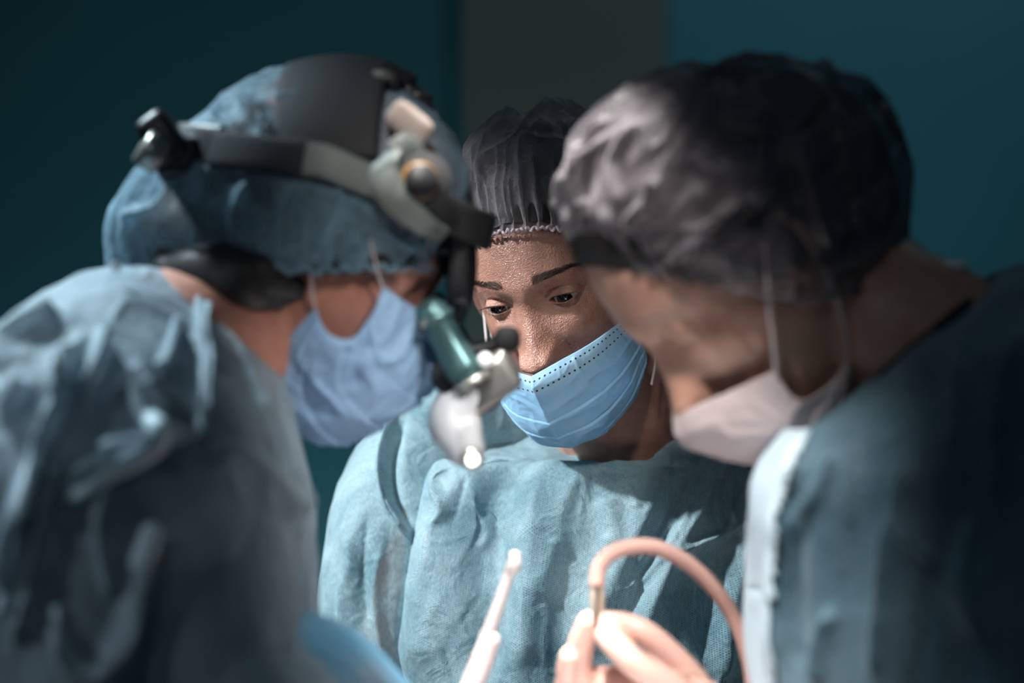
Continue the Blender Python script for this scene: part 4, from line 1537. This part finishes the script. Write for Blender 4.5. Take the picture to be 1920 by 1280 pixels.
# ================================================================== head lamp worn by the left surgeon
def build_headlight(H):
    D0 = 1.744
    root = empty('surgical_headlight', tuple(H([0, 50, -100])))
    tag(root, 'black and grey surgical head lamp strapped over the pale blue cap', 'head lamp')

    def add(name, parts, m, parent=root):
        V, F = join(parts)
        return mesh_obj(name, V, F, m, parent)
    X, Z, Y = np.array([1.0, 0, 0]), np.array([0, 0, 1.0]), np.array([0, 1.0, 0])
    # headband: a strap around the cap
    a = np.linspace(0, 2 * np.pi, 200, endpoint=False)

    def band(a0, a1, hgt, lift, thick, m=80, cap_=True, hv=0.0):
        aa = np.linspace(math.radians(a0), math.radians(a1), m)
        c, s = np.cos(aa), np.sin(aa)
        cen = np.stack([(89 + lift) * s, 50 + np.where(c > 0, 14 * c, 50 * c) + hv, -98 + np.where(c > 0, 107 + lift, 116 + lift) * c], -1)
        tan = unit(np.gradient(cen, axis=0))
        nrm = unit(cen - np.array([0, 30, -98]))
        nrm = unit(nrm - tan * (nrm * tan).sum(-1, keepdims=True))
        up = np.cross(tan, nrm)
        b = np.linspace(0, 2 * np.pi, 20, endpoint=False)
        cb, sb = np.sign(np.cos(b)) * np.abs(np.cos(b)) ** 0.5, np.sign(np.sin(b)) * np.abs(np.sin(b)) ** 0.5
        hg = hgt(aa) if callable(hgt) else hgt
        G = cen[:, None] + nrm[:, None] * (thick * cb)[None, :, None] + up[:, None] * ((hg * np.ones(m))[:, None] * sb[None])[..., None]
        return closed(H(G))
    hb = add('headband', [band(-215, -126, 17, 6, 3.5), band(-340, -213, 11, 4, 2)], M_BLACK)
    add('side_pad', [band(-128, -96, lambda x: 13 + 0 * x, 7, 3)], M_DGREY)
    add('side_arm', [band(-99, -70, lambda x: 10 + 2 * np.sin(x * 3), 8, 1.8)], M_GREY)
    add('front_pad', [band(-66, 20, 13, 6, 3.5)], M_DGREY)
    # rear ratchet and battery block
    rb = add('rear_housing', [rbox(P(312, 262, 1.70), dir3([0, 0, 0], [0.55, 0, -0.75]), Y, dir3([0, 0, 0], [0.75, 0, 0.55]), 0.020, 0.026, 0.013),
                              rbox(P(345, 300, 1.71), X, Y, Z, 0.017, 0.03, 0.016)], M_BLACK)
    add('ratchet_knob', [disc(P(286, 284, 1.68), (-0.8, -0.25, 0.5), 0.014, 0.018)], M_METAL)
    # strap over the crown
    sw = []
    aa = np.linspace(math.radians(-74), math.radians(74), 70)
    ee, wd, uu = np.array([0, 0.87, -0.5]), np.array([0, 0.5, 0.87]), np.array([1.0, 0, 0])
    xx = np.linspace(-37, 37, 18)
    def sheet(R, RL):
        X_, A_ = np.meshgrid(xx, aa, indexing='ij')
        drop = np.sqrt(1 - (X_ / 110) ** 2)
        off = 13.0
        return (np.array([0, 20, -98]) + (off + X_)[..., None] * wd + (RL * drop * np.sin(A_))[..., None] * uu + (R * drop * np.cos(A_))[..., None] * ee)
    o_, i_ = sheet(110, 98), sheet(105, 93)
    ring_ = np.concatenate([o_, i_[::-1]], 0).transpose(1, 0, 2)
    sw.append(closed(H(ring_)))
    add('crown_strap', sw, M_DGREY)
    # strap from the crown to the brow with its adjusters
    pts = [H(p) for p in ((0, 125, -105), (0, 123, -80), (0, 113, -52), (0, 97, -28), (0, 74, -6))]
    V, F = round_tube(pts, 0.014, rb=0.0025, m=40, side=(0, 1, 0))
    add('front_strap', [(V, F)], M_BLACK)
    kn = [disc(P(728, 150, 1.72), (0.1, -1, 0.3), 0.010, 0.02), disc(P(752, 152, 1.735), (0.2, -0.3, 1), 0.011, 0.014), disc(P(782, 185, 1.735), (0.5, -0.3, 0.8), 0.010, 0.014),
          rbox(P(765, 175, 1.744), dir3((0, 0, 0), (0.7, 0, -0.6)), Y, dir3((0, 0, 0), (0.6, 0, 0.7)), 0.024, 0.018, 0.006), rbox(P(800, 215, 1.744), dir3((0, 0, 0), (0.7, 0, -0.7)), Y, dir3((0, 0, 0), (0.7, 0, 0.7)), 0.014, 0.016, 0.007)]
    add('strap_adjuster', kn, M_BLACK)
    add('adjuster_tip', [rbox(P(713, 142, 1.70), X, Y, Z, 0.006, 0.006, 0.004, 3)], M_GREY)
    add('forehead_pad', [rbox(P(768, 232, 1.665), dir3((0, 0, 0), (0.75, 0, -0.62)), Y, dir3((0, 0, 0), (0.62, -0.2, 0.75)), 0.017, 0.010, 0.011, 4)], M_BEIGE)
    # curved side bracket with the hinge knob
    cp = [P(738, 285, 1.648), P(722, 315, 1.642), P(728, 355, 1.640), P(760, 392, 1.644), P(800, 425, 1.655), P(828, 440, 1.68)]
    V, F = round_tube(cp, [0.008, 0.0105, 0.011, 0.010, 0.008, 0.006], rb=[0.003] * 6, m=50, side=(0.6, 0, 0.5))
    add('hinge_bracket', [(V, F), round_tube([P(738, 285, 1.648), P(760, 275, 1.65), P(790, 285, 1.66)], [0.008, 0.009, 0.008], rb=[0.003] * 3, m=16, side=(0, 0, 1))], M_GREY)
    kb = add('hinge_plate', [disc(P(793, 340, 1.650), (0.1, -1, 0), 0.020, 0.007)], M_DGREY)
    V, F = disc(P(790, 340, 1.643), (0.1, -1, 0), 0.012, 0.010)
    mesh_obj('hinge_knob', V, F, M_BLACK, kb)
    V, F = disc(P(787, 340, 1.646), (0.1, -1, 0), 0.0135, 0.006)
    mesh_obj('hinge_ring', V, F, M_AMBER, kb)
    # bracket running down in front of the brow
    add('brow_bracket', [rbox(P(838, 425, 1.73), X, Y, Z, 0.013, 0.020, 0.022), round_tube([P(845, 400, 1.73), P(862, 470, 1.73), P(866, 540, 1.73), P(852, 590, 1.735)],
                        [0.012, 0.0125, 0.010, 0.008], m=30), rbox(P(862, 500, 1.735), X, Y, Z, 0.009, 0.030, 0.030)], M_BLACK)
    # two oculars of the loupes
    for dy, dx in ((-0.032, 0), (0.032, 12)):
        a0, a1 = P(812 + dx, 590, D0 + dy), P(868 + dx, 690, D0 + dy)
        ax = dir3(a0, a1)
        oc = add('loupe_ocular', [round_tube([a0, a0 + ax * 0.02, a1], [0.0125, 0.0115, 0.0135], m=24, n=24), disc(a0 + ax * 0.004, ax, 0.0145, 0.006)], M_OCULAR)
        V, F = disc(a1 + ax * 0.012, ax, 0.0145, 0.006)
        mesh_obj('ocular_ring', V, F, M_METAL, oc)
    add('loupe_bridge', [round_tube([P(808, 590, D0 - 0.034), P(822, 560, D0), P(820, 590, D0 + 0.034)], 0.005, m=20), round_tube([P(792, 610, 1.70), P(830, 575, 1.71)], 0.003, m=8)], M_GREY)
    # lamp housing, arm and white lens tube
    ax = dir3((0, 0, 0), (0.80, 0, 0.52))
    up = dir3((0, 0, 0), (-0.52, 0, 0.80))
    add('lamp_housing', [rbox(P(912, 722, 1.73), ax, Y, up, 0.024, 0.018, 0.015, 6), rbox(P(940, 690, 1.73), ax, Y, up, 0.011, 0.016, 0.013, 4)], M_METAL)
    add('housing_edge', [round_tube([P(900, 768, 1.722), P(930, 748, 1.722), P(958, 715, 1.722), P(964, 700, 1.722)], 0.0045, m=20)], M_BLACK)
    add('lamp_joint', [round_tube([P(862, 652, 1.73), P(900, 655, 1.73), P(945, 640, 1.73)], [0.007, 0.0055, 0.007], m=16), disc(P(845, 703, 1.722), (0, -1, 0), 0.014, 0.02)], M_BLACK)
    add('joint_knob', [rbox(P(951, 636, 1.725), X, Y, Z, 0.0095, 0.009, 0.0095, 2.6)], M_DGREY)
    add('joint_screw', [disc(P(910, 676, 1.712), (0, -1, 0.2), 0.0055, 0.008)], M_WHITE)
    tb = add('lens_tube', [round_tube([P(872, 742, 1.725), P(850, 790, 1.725), P(872, 838, 1.725)], [0.0165, 0.0185, 0.0145], m=34, n=28),
                           round_tube([P(868, 800, 1.72), P(884, 858, 1.72)], [0.014, 0.0095], m=16, n=24)], M_WHITE)
    ax2 = dir3((0, 0, 0), (0.25, -0.8, -0.55))
    V, F = disc(P(886, 862, 1.705), ax2, 0.0046, 0.004)
    mesh_obj('lens', V, F, M_LENS, tb)
    V, F = disc(P(884, 858, 1.712), ax2, 0.0085, 0.010)
    mesh_obj('lens_rim', V, F, M_METAL, tb)
    return root


M_OCULAR = plain('sea green anodised metal', (0.10, 0.20, 0.20), 0.3, metal=0.6)


# ================================================================== the surgeon on the right
def build_right():
    root = empty('person', (P(1830, 0, 1.64)[0], 1.64, 0))
    tag(root, 'surgeon on the right in a dark see-through cap and pale pinkish mask', 'person')
    H = Head(1215, 650, 1.655, -76, 48, 0, 1.0)
    V, F = closed(H(head_grid(160, 160, eyes=True)))
    ev, ef = ear(H, 1, 0.95)
    pieces = [(V, F), ear(H, -1, 0.9), (ev, ef), (ev + H.U * 0.001, ef)]
    base = P(1800, 700, 1.655)
    pieces.append(round_tube([H([0, -45, -100]), H([0, -95, -128]), P(1660, 590, 1.655), base, base + (0.05, 0, -0.12)],
                             [0.050, 0.056, 0.052, 0.062, 0.09], m=30, n=28, side=(0, 1, 0)))
    T = ring_stack([row(1760, 690, 1.65, 50, 0.04, .8), row(1775, 730, 1.65, 150, 0.09, .6), row(1790, 790, 1.65, 240, 0.13, .35), row(1810, 900, 1.65, 310, 0.14, .2),
                    row(1825, 1100, 1.65, 330, 0.14), row(1830, 1400, 1.65, 300, 0.13), row(1900, 1900, 1.65, 280, 0.14), row(1900, 2350, 1.65, 310, 0.16), row(1900, 2550, 1.65, 250, 0.13)], 60, 48)
    pieces.append(closed(T))
    # far (right) arm reaching in with the hand that holds the drain tube
    dH = 1.715
    palm = P(1305, 1345, 1.73)
    wrist = P(1395, 1440, 1.77)
    pieces.append(round_tube([P(1700, 900, 1.76), P(1650, 1250, 1.83), P(1580, 1480, 1.85), wrist], [0.034, 0.034, 0.032, 0.023], m=44, n=20))
    fing = [
        ([P(1308, 1285, 1.715), P(1258, 1228, 1.705), P(1212, 1188, 1.70), P(1172, 1170, 1.705), P(1134, 1166, 1.712)], 0.0086),          # index
        ([P(1345, 1370, 1.70), P(1262, 1292, 1.685), P(1195, 1246, 1.685), P(1160, 1215, 1.69), P(1138, 1192, 1.70)], 0.0100),            # thumb
        ([P(1270, 1310, 1.745), P(1170, 1300, 1.755), P(1092, 1268, 1.74), P(1088, 1215, 1.73), P(1104, 1168, 1.722)], 0.0102),            # middle
        ([P(1255, 1345, 1.755), P(1150, 1345, 1.765), P(1072, 1312, 1.745), P(1066, 1265, 1.735), P(1070, 1232, 1.728)], 0.0096),          # ring
        ([P(1265, 1385, 1.755), P(1170, 1395, 1.765), P(1100, 1370, 1.75), P(1092, 1330, 1.735)], 0.0075)]                                   # little
    web = [round_tube([P(1325, 1345, 1.712), P(1275, 1290, 1.71), P(1225, 1250, 1.712)], [0.024, 0.017, 0.010], m=16),
           round_tube([P(1300, 1340, 1.735), P(1205, 1305, 1.738), P(1135, 1290, 1.742)], [0.028, 0.024, 0.017], m=16)]
    pieces += hand_parts(None, None, wrist, palm, fing, palm_r=0.030) + web
    # near (left) arm, hanging out of the frame
    w2 = P(1500, 1750, 1.52)
    pieces.append(round_tube([P(1850, 900, 1.52), P(1900, 1300, 1.50), P(1880, 1650, 1.50), w2], [0.034, 0.034, 0.032, 0.021], m=40, n=20))
    pal2 = w2 + np.array([-0.055, 0.01, -0.005])
    fg = [([pal2 + (-0.03, (k - 1.5) * 0.019, 0), pal2 + (-0.065, (k - 1.5) * 0.019, -0.008), pal2 + (-0.082, (k - 1.5) * 0.018, -0.03)], 0.0085) for k in range(4)]
    fg.append(([pal2 + (0.01, 0.03, 0), pal2 + (-0.02, 0.05, -0.008), pal2 + (-0.045, 0.052, -0.015)], 0.0095))
    pieces += hand_parts(None, None, w2, pal2, fg)
    pieces += legs(P(1900, 0, 1.65)[0], 1.65, 0.72, heading=(-1, 0))
    organic('body', pieces, 0.0032, 5, M_SKIN_RIGHT, root)
    gl = [round_tube([P(1440, 1460, 1.79), wrist], [0.028, 0.0255], m=12)] + hand_parts(None, None, wrist, palm, fing, palm_r=0.030, grow=0.0008) + [(v_ + 0.0, f_) for v_, f_ in web]
    organic('latex_glove', gl, 0.0013, 4, M_GLOVE, root)
    gl = hand_parts(None, None, w2, pal2, fg, grow=0.0014)
    organic('latex_glove', gl, 0.003, 3, M_GLOVE, root)

    def ringh(a):
        c, s = np.cos(a), np.sin(a)
        f, b = np.maximum(c, 0), np.maximum(-c, 0)
        return np.stack([80 * s, -32 + 104 * f ** 1.2 - 45 * b, np.where(c > 0, -97 + 88 * f ** 0.8, -97 - 86 * b)], -1)
    hr = [(0, 99), (30, 102), (60, 103), (90, 102.5), (120, 102), (150, 106), (166, 116), (180, 128), (211, 130), (230, 122), (250, 104), (300, 90), (340, 95)]
    G = star_shell(H, (0, 20, -98), ringh, (0, 0.85, -0.5), hr, 87, 140, 60, lambda d, A, T: 1.0 * noise(d * np.array([30, 3, 3]), 1, 3) + 2.2 * sm(0, 0.08, T))
    cap_obj('hair', H, G, M_HAIR, root)

    def ringc(a):
        c, s = np.cos(a), np.sin(a)
        f, b = np.maximum(c, 0), np.maximum(-c, 0)
        u = (86 - 14 * b) * s
        v = -44 + 108 * f ** 1.1 - 52 * b - 6 * np.sin(2 * np.abs(a - np.pi))
        w = np.where(c > 0, -80 + 66 * f ** 0.9, -80 - 88 * b)
        return np.stack([u, v, w], -1)
    tab = [(0, 103), (20, 107), (51, 110), (66, 110), (80, 111), (96, 108), (117, 104), (130, 105), (147, 108), (166, 124), (181, 136), (195, 138), (211, 137), (221, 137), (236, 126),
           (250, 112), (262, 102), (300, 95), (340, 98)]
    G = star_shell(H, (0, 20, -98), ringc, (0, 0.8, -0.55), tab, 101, 480, 200,
                   lambda d, A, T: pleats(A, T, 26, 3.5, 0.18, 12) + creases(d, 1.8, 7.0, 51, (1.2, 1.6, 0.8)) * sm(0.05, 0.3, T))
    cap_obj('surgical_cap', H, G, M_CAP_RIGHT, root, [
        ([(1085, 250), (1075, 330), (1090, 400)], 9, 0.006), ([(1180, 230), (1150, 310), (1165, 400)], 10, 0.007), ([(1235, 330), (1195, 400), (1165, 430)], 9, 0.007),
        ([(1230, 500), (1290, 460), (1370, 400), (1440, 370)], 10, 0.008), ([(1295, 290), (1320, 320), (1350, 330)], 10, 0.007), ([(1480, 120), (1560, 220), (1600, 340), (1620, 440)], 16, 0.007),
        ([(1600, 130), (1670, 230), (1700, 340)], 14, 0.006), ([(1400, 150), (1430, 260), (1420, 360)], 18, 0.007), ([(1560, 500), (1640, 470), (1690, 400)], 10, 0.006),
        ([(1250, 170), (1280, 240), (1270, 330)], 14, 0.006), ([(1510, 300), (1530, 380), (1550, 470)], 12, 0.006)])
    elastic('cap_elastic', H, lambda a: ringc(a) * np.array([1.01, 1, 1]), 1.2, M_CAP_RIGHT, root, waves=70, amp=1.4)
    G, uv = mask_grid([(0, -47, 24), (20, -46, 14), (42, -54, -10), (61, -62, -34)], [(61, -62, -34), (62, -84, -30), (63, -94, -40), (65, -96, -64), (66, -88, -80)],
                      [(0, -128, -30), (26, -126, -44), (50, -116, -64), (66, -88, -80)], [(0, -47, 24), (0, -62, 32), (0, -85, 24), (0, -108, 10), (0, -124, -8), (0, -128, -30)],
                      nu=121, nv=91, seed=21, crumple=1.4, pamp=1.2, belly=7)
    mask_obj(H, root, M_MASK_RIGHT, G, uv)
    for s in (-1, 1):
        loop_obj(H, [(s * 61, -64, -34), (s * 70, -46, -46), (s * 80, -22, -62), (s * 90, 6, -84)], 0.0026, root, flat=0.45)
        loop_obj(H, [(s * 66, -88, -80), (s * 74, -72, -88), (s * 82, -48, -98), (s * 89, -20, -106)], 0.0026, root, flat=0.45)

    def torso_rows(g):
        gp = g / (K * 1.62)
        return [row(1724, 640, 1.655, 140 + gp, 0.068 + g, .84), row(1742, 655, 1.65, 205 + gp, 0.10 + g, .70), row(1755, 695, 1.645, 285 + gp, 0.14 + g, .48), row(1778, 780, 1.64, 345 + gp, 0.165 + g, .34),
                row(1810, 900, 1.64, 382 + gp, 0.18 + g, .22), row(1830, 1060, 1.64, 402 + gp, 0.185 + g, .1), row(1838, 1290, 1.64, 410 + gp, 0.185 + g), row(1860, 1800, 1.65, 400 + gp, 0.18 + g),
                row(1900, 2500, 1.65, 420 + gp, 0.20 + g), row(1900, 3300, 1.65, 440 + gp, 0.23 + g)]
    rr = torso_rows(-0.013)
    S = ring_stack(rr, 60, 64, 2.3)
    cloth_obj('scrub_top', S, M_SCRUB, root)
    G = ring_stack(torso_rows(0.0), 400, 400, 2.3)
    G = gown_relief(G, 25, 0.004)
    G = folds(G, [
        ([(1535, 800), (1500, 880), (1470, 960), (1462, 1280)], 14, 0.010), ([(1570, 850), (1530, 930), (1495, 985)], 12, 0.010),
        ([(1500, 900), (1490, 1100), (1500, 1280)], 16, -0.006), ([(1570, 1140), (1548, 1200), (1535, 1290)], 12, 0.012), ([(1670, 960), (1655, 1100), (1640, 1290)], 14, 0.009),
        ([(1700, 860), (1690, 980), (1760, 1080)], 14, 0.009), ([(1830, 960), (1800, 1100), (1850, 1240)], 20, 0.011), ([(1860, 560), (1800, 700), (1780, 860)], 16, 0.009),
        ([(1410, 1104), (1450, 1108)], 5, -0.006), ([(1600, 780), (1590, 900), (1600, 1000)], 14, 0.006),
        ([(1900, 640), (1860, 800), (1870, 950)], 18, 0.010),
    ])
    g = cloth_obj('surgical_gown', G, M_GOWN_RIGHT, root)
    # lamplit front strip of the gown: its light painted as a pale shell
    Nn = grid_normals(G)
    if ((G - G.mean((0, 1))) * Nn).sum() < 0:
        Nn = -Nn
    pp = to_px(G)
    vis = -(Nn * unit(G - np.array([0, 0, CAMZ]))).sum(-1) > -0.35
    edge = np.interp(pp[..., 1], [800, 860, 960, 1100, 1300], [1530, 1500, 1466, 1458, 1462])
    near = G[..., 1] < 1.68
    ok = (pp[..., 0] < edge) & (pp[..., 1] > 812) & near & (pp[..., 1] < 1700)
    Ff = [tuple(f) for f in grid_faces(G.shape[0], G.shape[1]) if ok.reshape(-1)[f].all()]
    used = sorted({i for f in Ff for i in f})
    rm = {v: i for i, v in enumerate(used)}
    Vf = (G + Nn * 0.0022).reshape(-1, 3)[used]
    fl = mesh_obj('gown_lit_strip', Vf, [tuple(rm[i] for i in f) for f in Ff], M_LIT_STRIP, g)
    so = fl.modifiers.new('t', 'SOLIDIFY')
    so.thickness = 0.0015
    q = [P(1860, 860, 1.56), P(1905, 1200, 1.50), P(1890, 1560, 1.49), P(1700, 1700, 1.50), P(1520, 1745, 1.52)]
    S = tube_grid(q, [0.05, 0.062, 0.055, 0.045, 0.030], side=(0, 1, 0), m=140, n=100)
    S = gown_relief(S, 29, 0.003)
    cloth_obj('gown_sleeve', S, M_GOWN_RIGHT, g)
    q = [P(1700, 900, 1.76), P(1650, 1250, 1.83), P(1580, 1470, 1.85), P(1480, 1450, 1.81), P(1420, 1450, 1.78)]
    S = tube_grid(q, [0.05, 0.060, 0.055, 0.042, 0.036], side=(0, 1, 0), m=140, n=100)
    cloth_obj('gown_sleeve', S, M_GOWN_RIGHT, g)
    # black undershirt neckband and the white tab of the gown at the nape
    R0 = np.array(rr[0])
    t = np.linspace(0, 2 * np.pi, 60)
    pts = np.stack([R0[0] + R0[3] * np.cos(t), R0[1] + R0[4] * np.sin(t), R0[2] + R0[3] * np.cos(t) * R0[5] + 0.004], -1)
    V, F = round_tube(pts, 0.006, m=120, n=10, ends=False)
    mesh_obj('shirt_neckband', V, F, M_BLACK, root)
    V, F = rbox(P(1786, 497, 1.64), (1, 0, -0.05), (0, 1, 0), (0.05, 0, 1), 0.0095, 0.012, 0.0035, 4)
    mesh_obj('neck_tab', V, F, M_WHITE, g)
    return H


# ================================================================== things on their own
def build_tools():
    # drain tube
    root = empty('drain_tube', tuple(P(1120, 1165, 1.712)))
    tag(root, 'pink plastic tube arching up from a pale gloved hand', 'tube')
    arc = [(1119, 1092, 1.71), (1124, 1062, 1.712), (1148, 1036, 1.715), (1190, 1024, 1.72), (1235, 1028, 1.725), (1290, 1056, 1.735), (1340, 1104, 1.745), (1376, 1158, 1.755), (1400, 1220, 1.76), (1412, 1300, 1.765), (1400, 1420, 1.77), (1360, 1600, 1.78)]
    V, F = round_tube([P(*p) for p in arc], 0.0058, m=140, n=24)
    mesh_obj('tube_wall', V, F, M_TUBE, root)
    V, F = round_tube([P(*p) for p in arc], [0.0021] * 3 + [0.0012] * 9, m=140, n=12)
    mesh_obj('red_fluid', V, F, M_RED, root)
    V, F = round_tube([P(1120, 1150, 1.711), P(1120, 1120, 1.711), P(1119, 1088, 1.711)], [0.0042, 0.0055, 0.0052], m=20, n=20)
    c = mesh_obj('connector', V, F, M_CONN, root)
    V, F = round_tube([P(1118, 1190, 1.7085), P(1120, 1100, 1.7045)], 0.0013, m=12, n=10)
    mesh_obj('needle', V, F, M_DGREY, root)
    # probe
    root = empty('surgical_probe', tuple(P(845, 1390, 1.716)))
    tag(root, 'white handled surgical probe with a thin steel neck, rising in front of the aqua gown', 'surgical probe')
    V, F = round_tube([P(958, 1062, 1.716), P(945, 1105, 1.716), P(922, 1170, 1.716), P(912, 1195, 1.716)], [0.0038, 0.0038, 0.0048, 0.0052], m=30, n=16)
    mesh_obj('neck', V, F, M_STEEL, root)
    V, F = round_tube([P(965, 1043, 1.714), P(964, 1060, 1.714), P(956, 1072, 1.716)], [0.0042, 0.0052, 0.0042], m=16, n=16)
    mesh_obj('tip', V, F, M_STEEL, root)
    V, F = round_tube([P(918, 1200, 1.716), P(895, 1262, 1.716), P(868, 1330, 1.716), P(838, 1410, 1.716), P(815, 1470, 1.716)], [0.0075, 0.0083, 0.0085, 0.0080, 0.0065], m=40, n=20)
    mesh_obj('handle', V, F, M_HANDLE, root)


M_TUBE = plain('pink vinyl', (0.98, 0.62, 0.53), 0.25, coat=0.4, var=0.05)
_b = M_TUBE.node_tree.nodes['Principled BSDF']
_b.inputs['Transmission Weight'].default_value = 0.35
_b.inputs['IOR'].default_value = 1.2
M_RED = plain('red fluid', (0.55, 0.04, 0.03), 0.3)
M_CONN = plain('cream plastic', (0.62, 0.50, 0.40), 0.35)
M_STEEL = plain('satin steel', (0.60, 0.52, 0.50), 0.4, metal=0.3)
M_HANDLE = plain('pinkish white handle', (0.66, 0.54, 0.53), 0.45, var=0.03)

if 'L' in PARTS:
    HL = build_left()
    build_headlight(HL)
if 'R' in PARTS:
    build_right()
if 'T' in PARTS:
    build_tools()


def build_bounce_stand():
    """unseen stand added below the frame, its white top bouncing lamplight up"""
    root = empty('bounce_stand', (0.02, 1.60, 0))
    tag(root, 'unseen white topped stand added to bounce lamplight up between the surgeons', 'stand')
    V, F = rbox((0.02, 1.62, 1.035), (1, 0, 0), (0, 1, 0), (0, 0, 1), 0.125, 0.16, 0.012, 8, 20, 60)
    mesh_obj('bounce_tray', V, F, plain('white bounce cloth', (0.85, 0.86, 0.88), 0.8, bump=0.4, var=0.04), root)  # added reflector, throws lamplight up onto masks and hands
    V, F = round_tube([(0.02, 1.60, 1.02), (0.02, 1.60, 0.04)], 0.014, m=6)
    mesh_obj('pole', V, F, M_STEEL, root)
    V, F = disc((0.02, 1.60, 0.02), (0, 0, 1), 0.12, 0.04)
    mesh_obj('base', V, F, M_STEEL, root)


if 'T' in PARTS:
    build_bounce_stand()
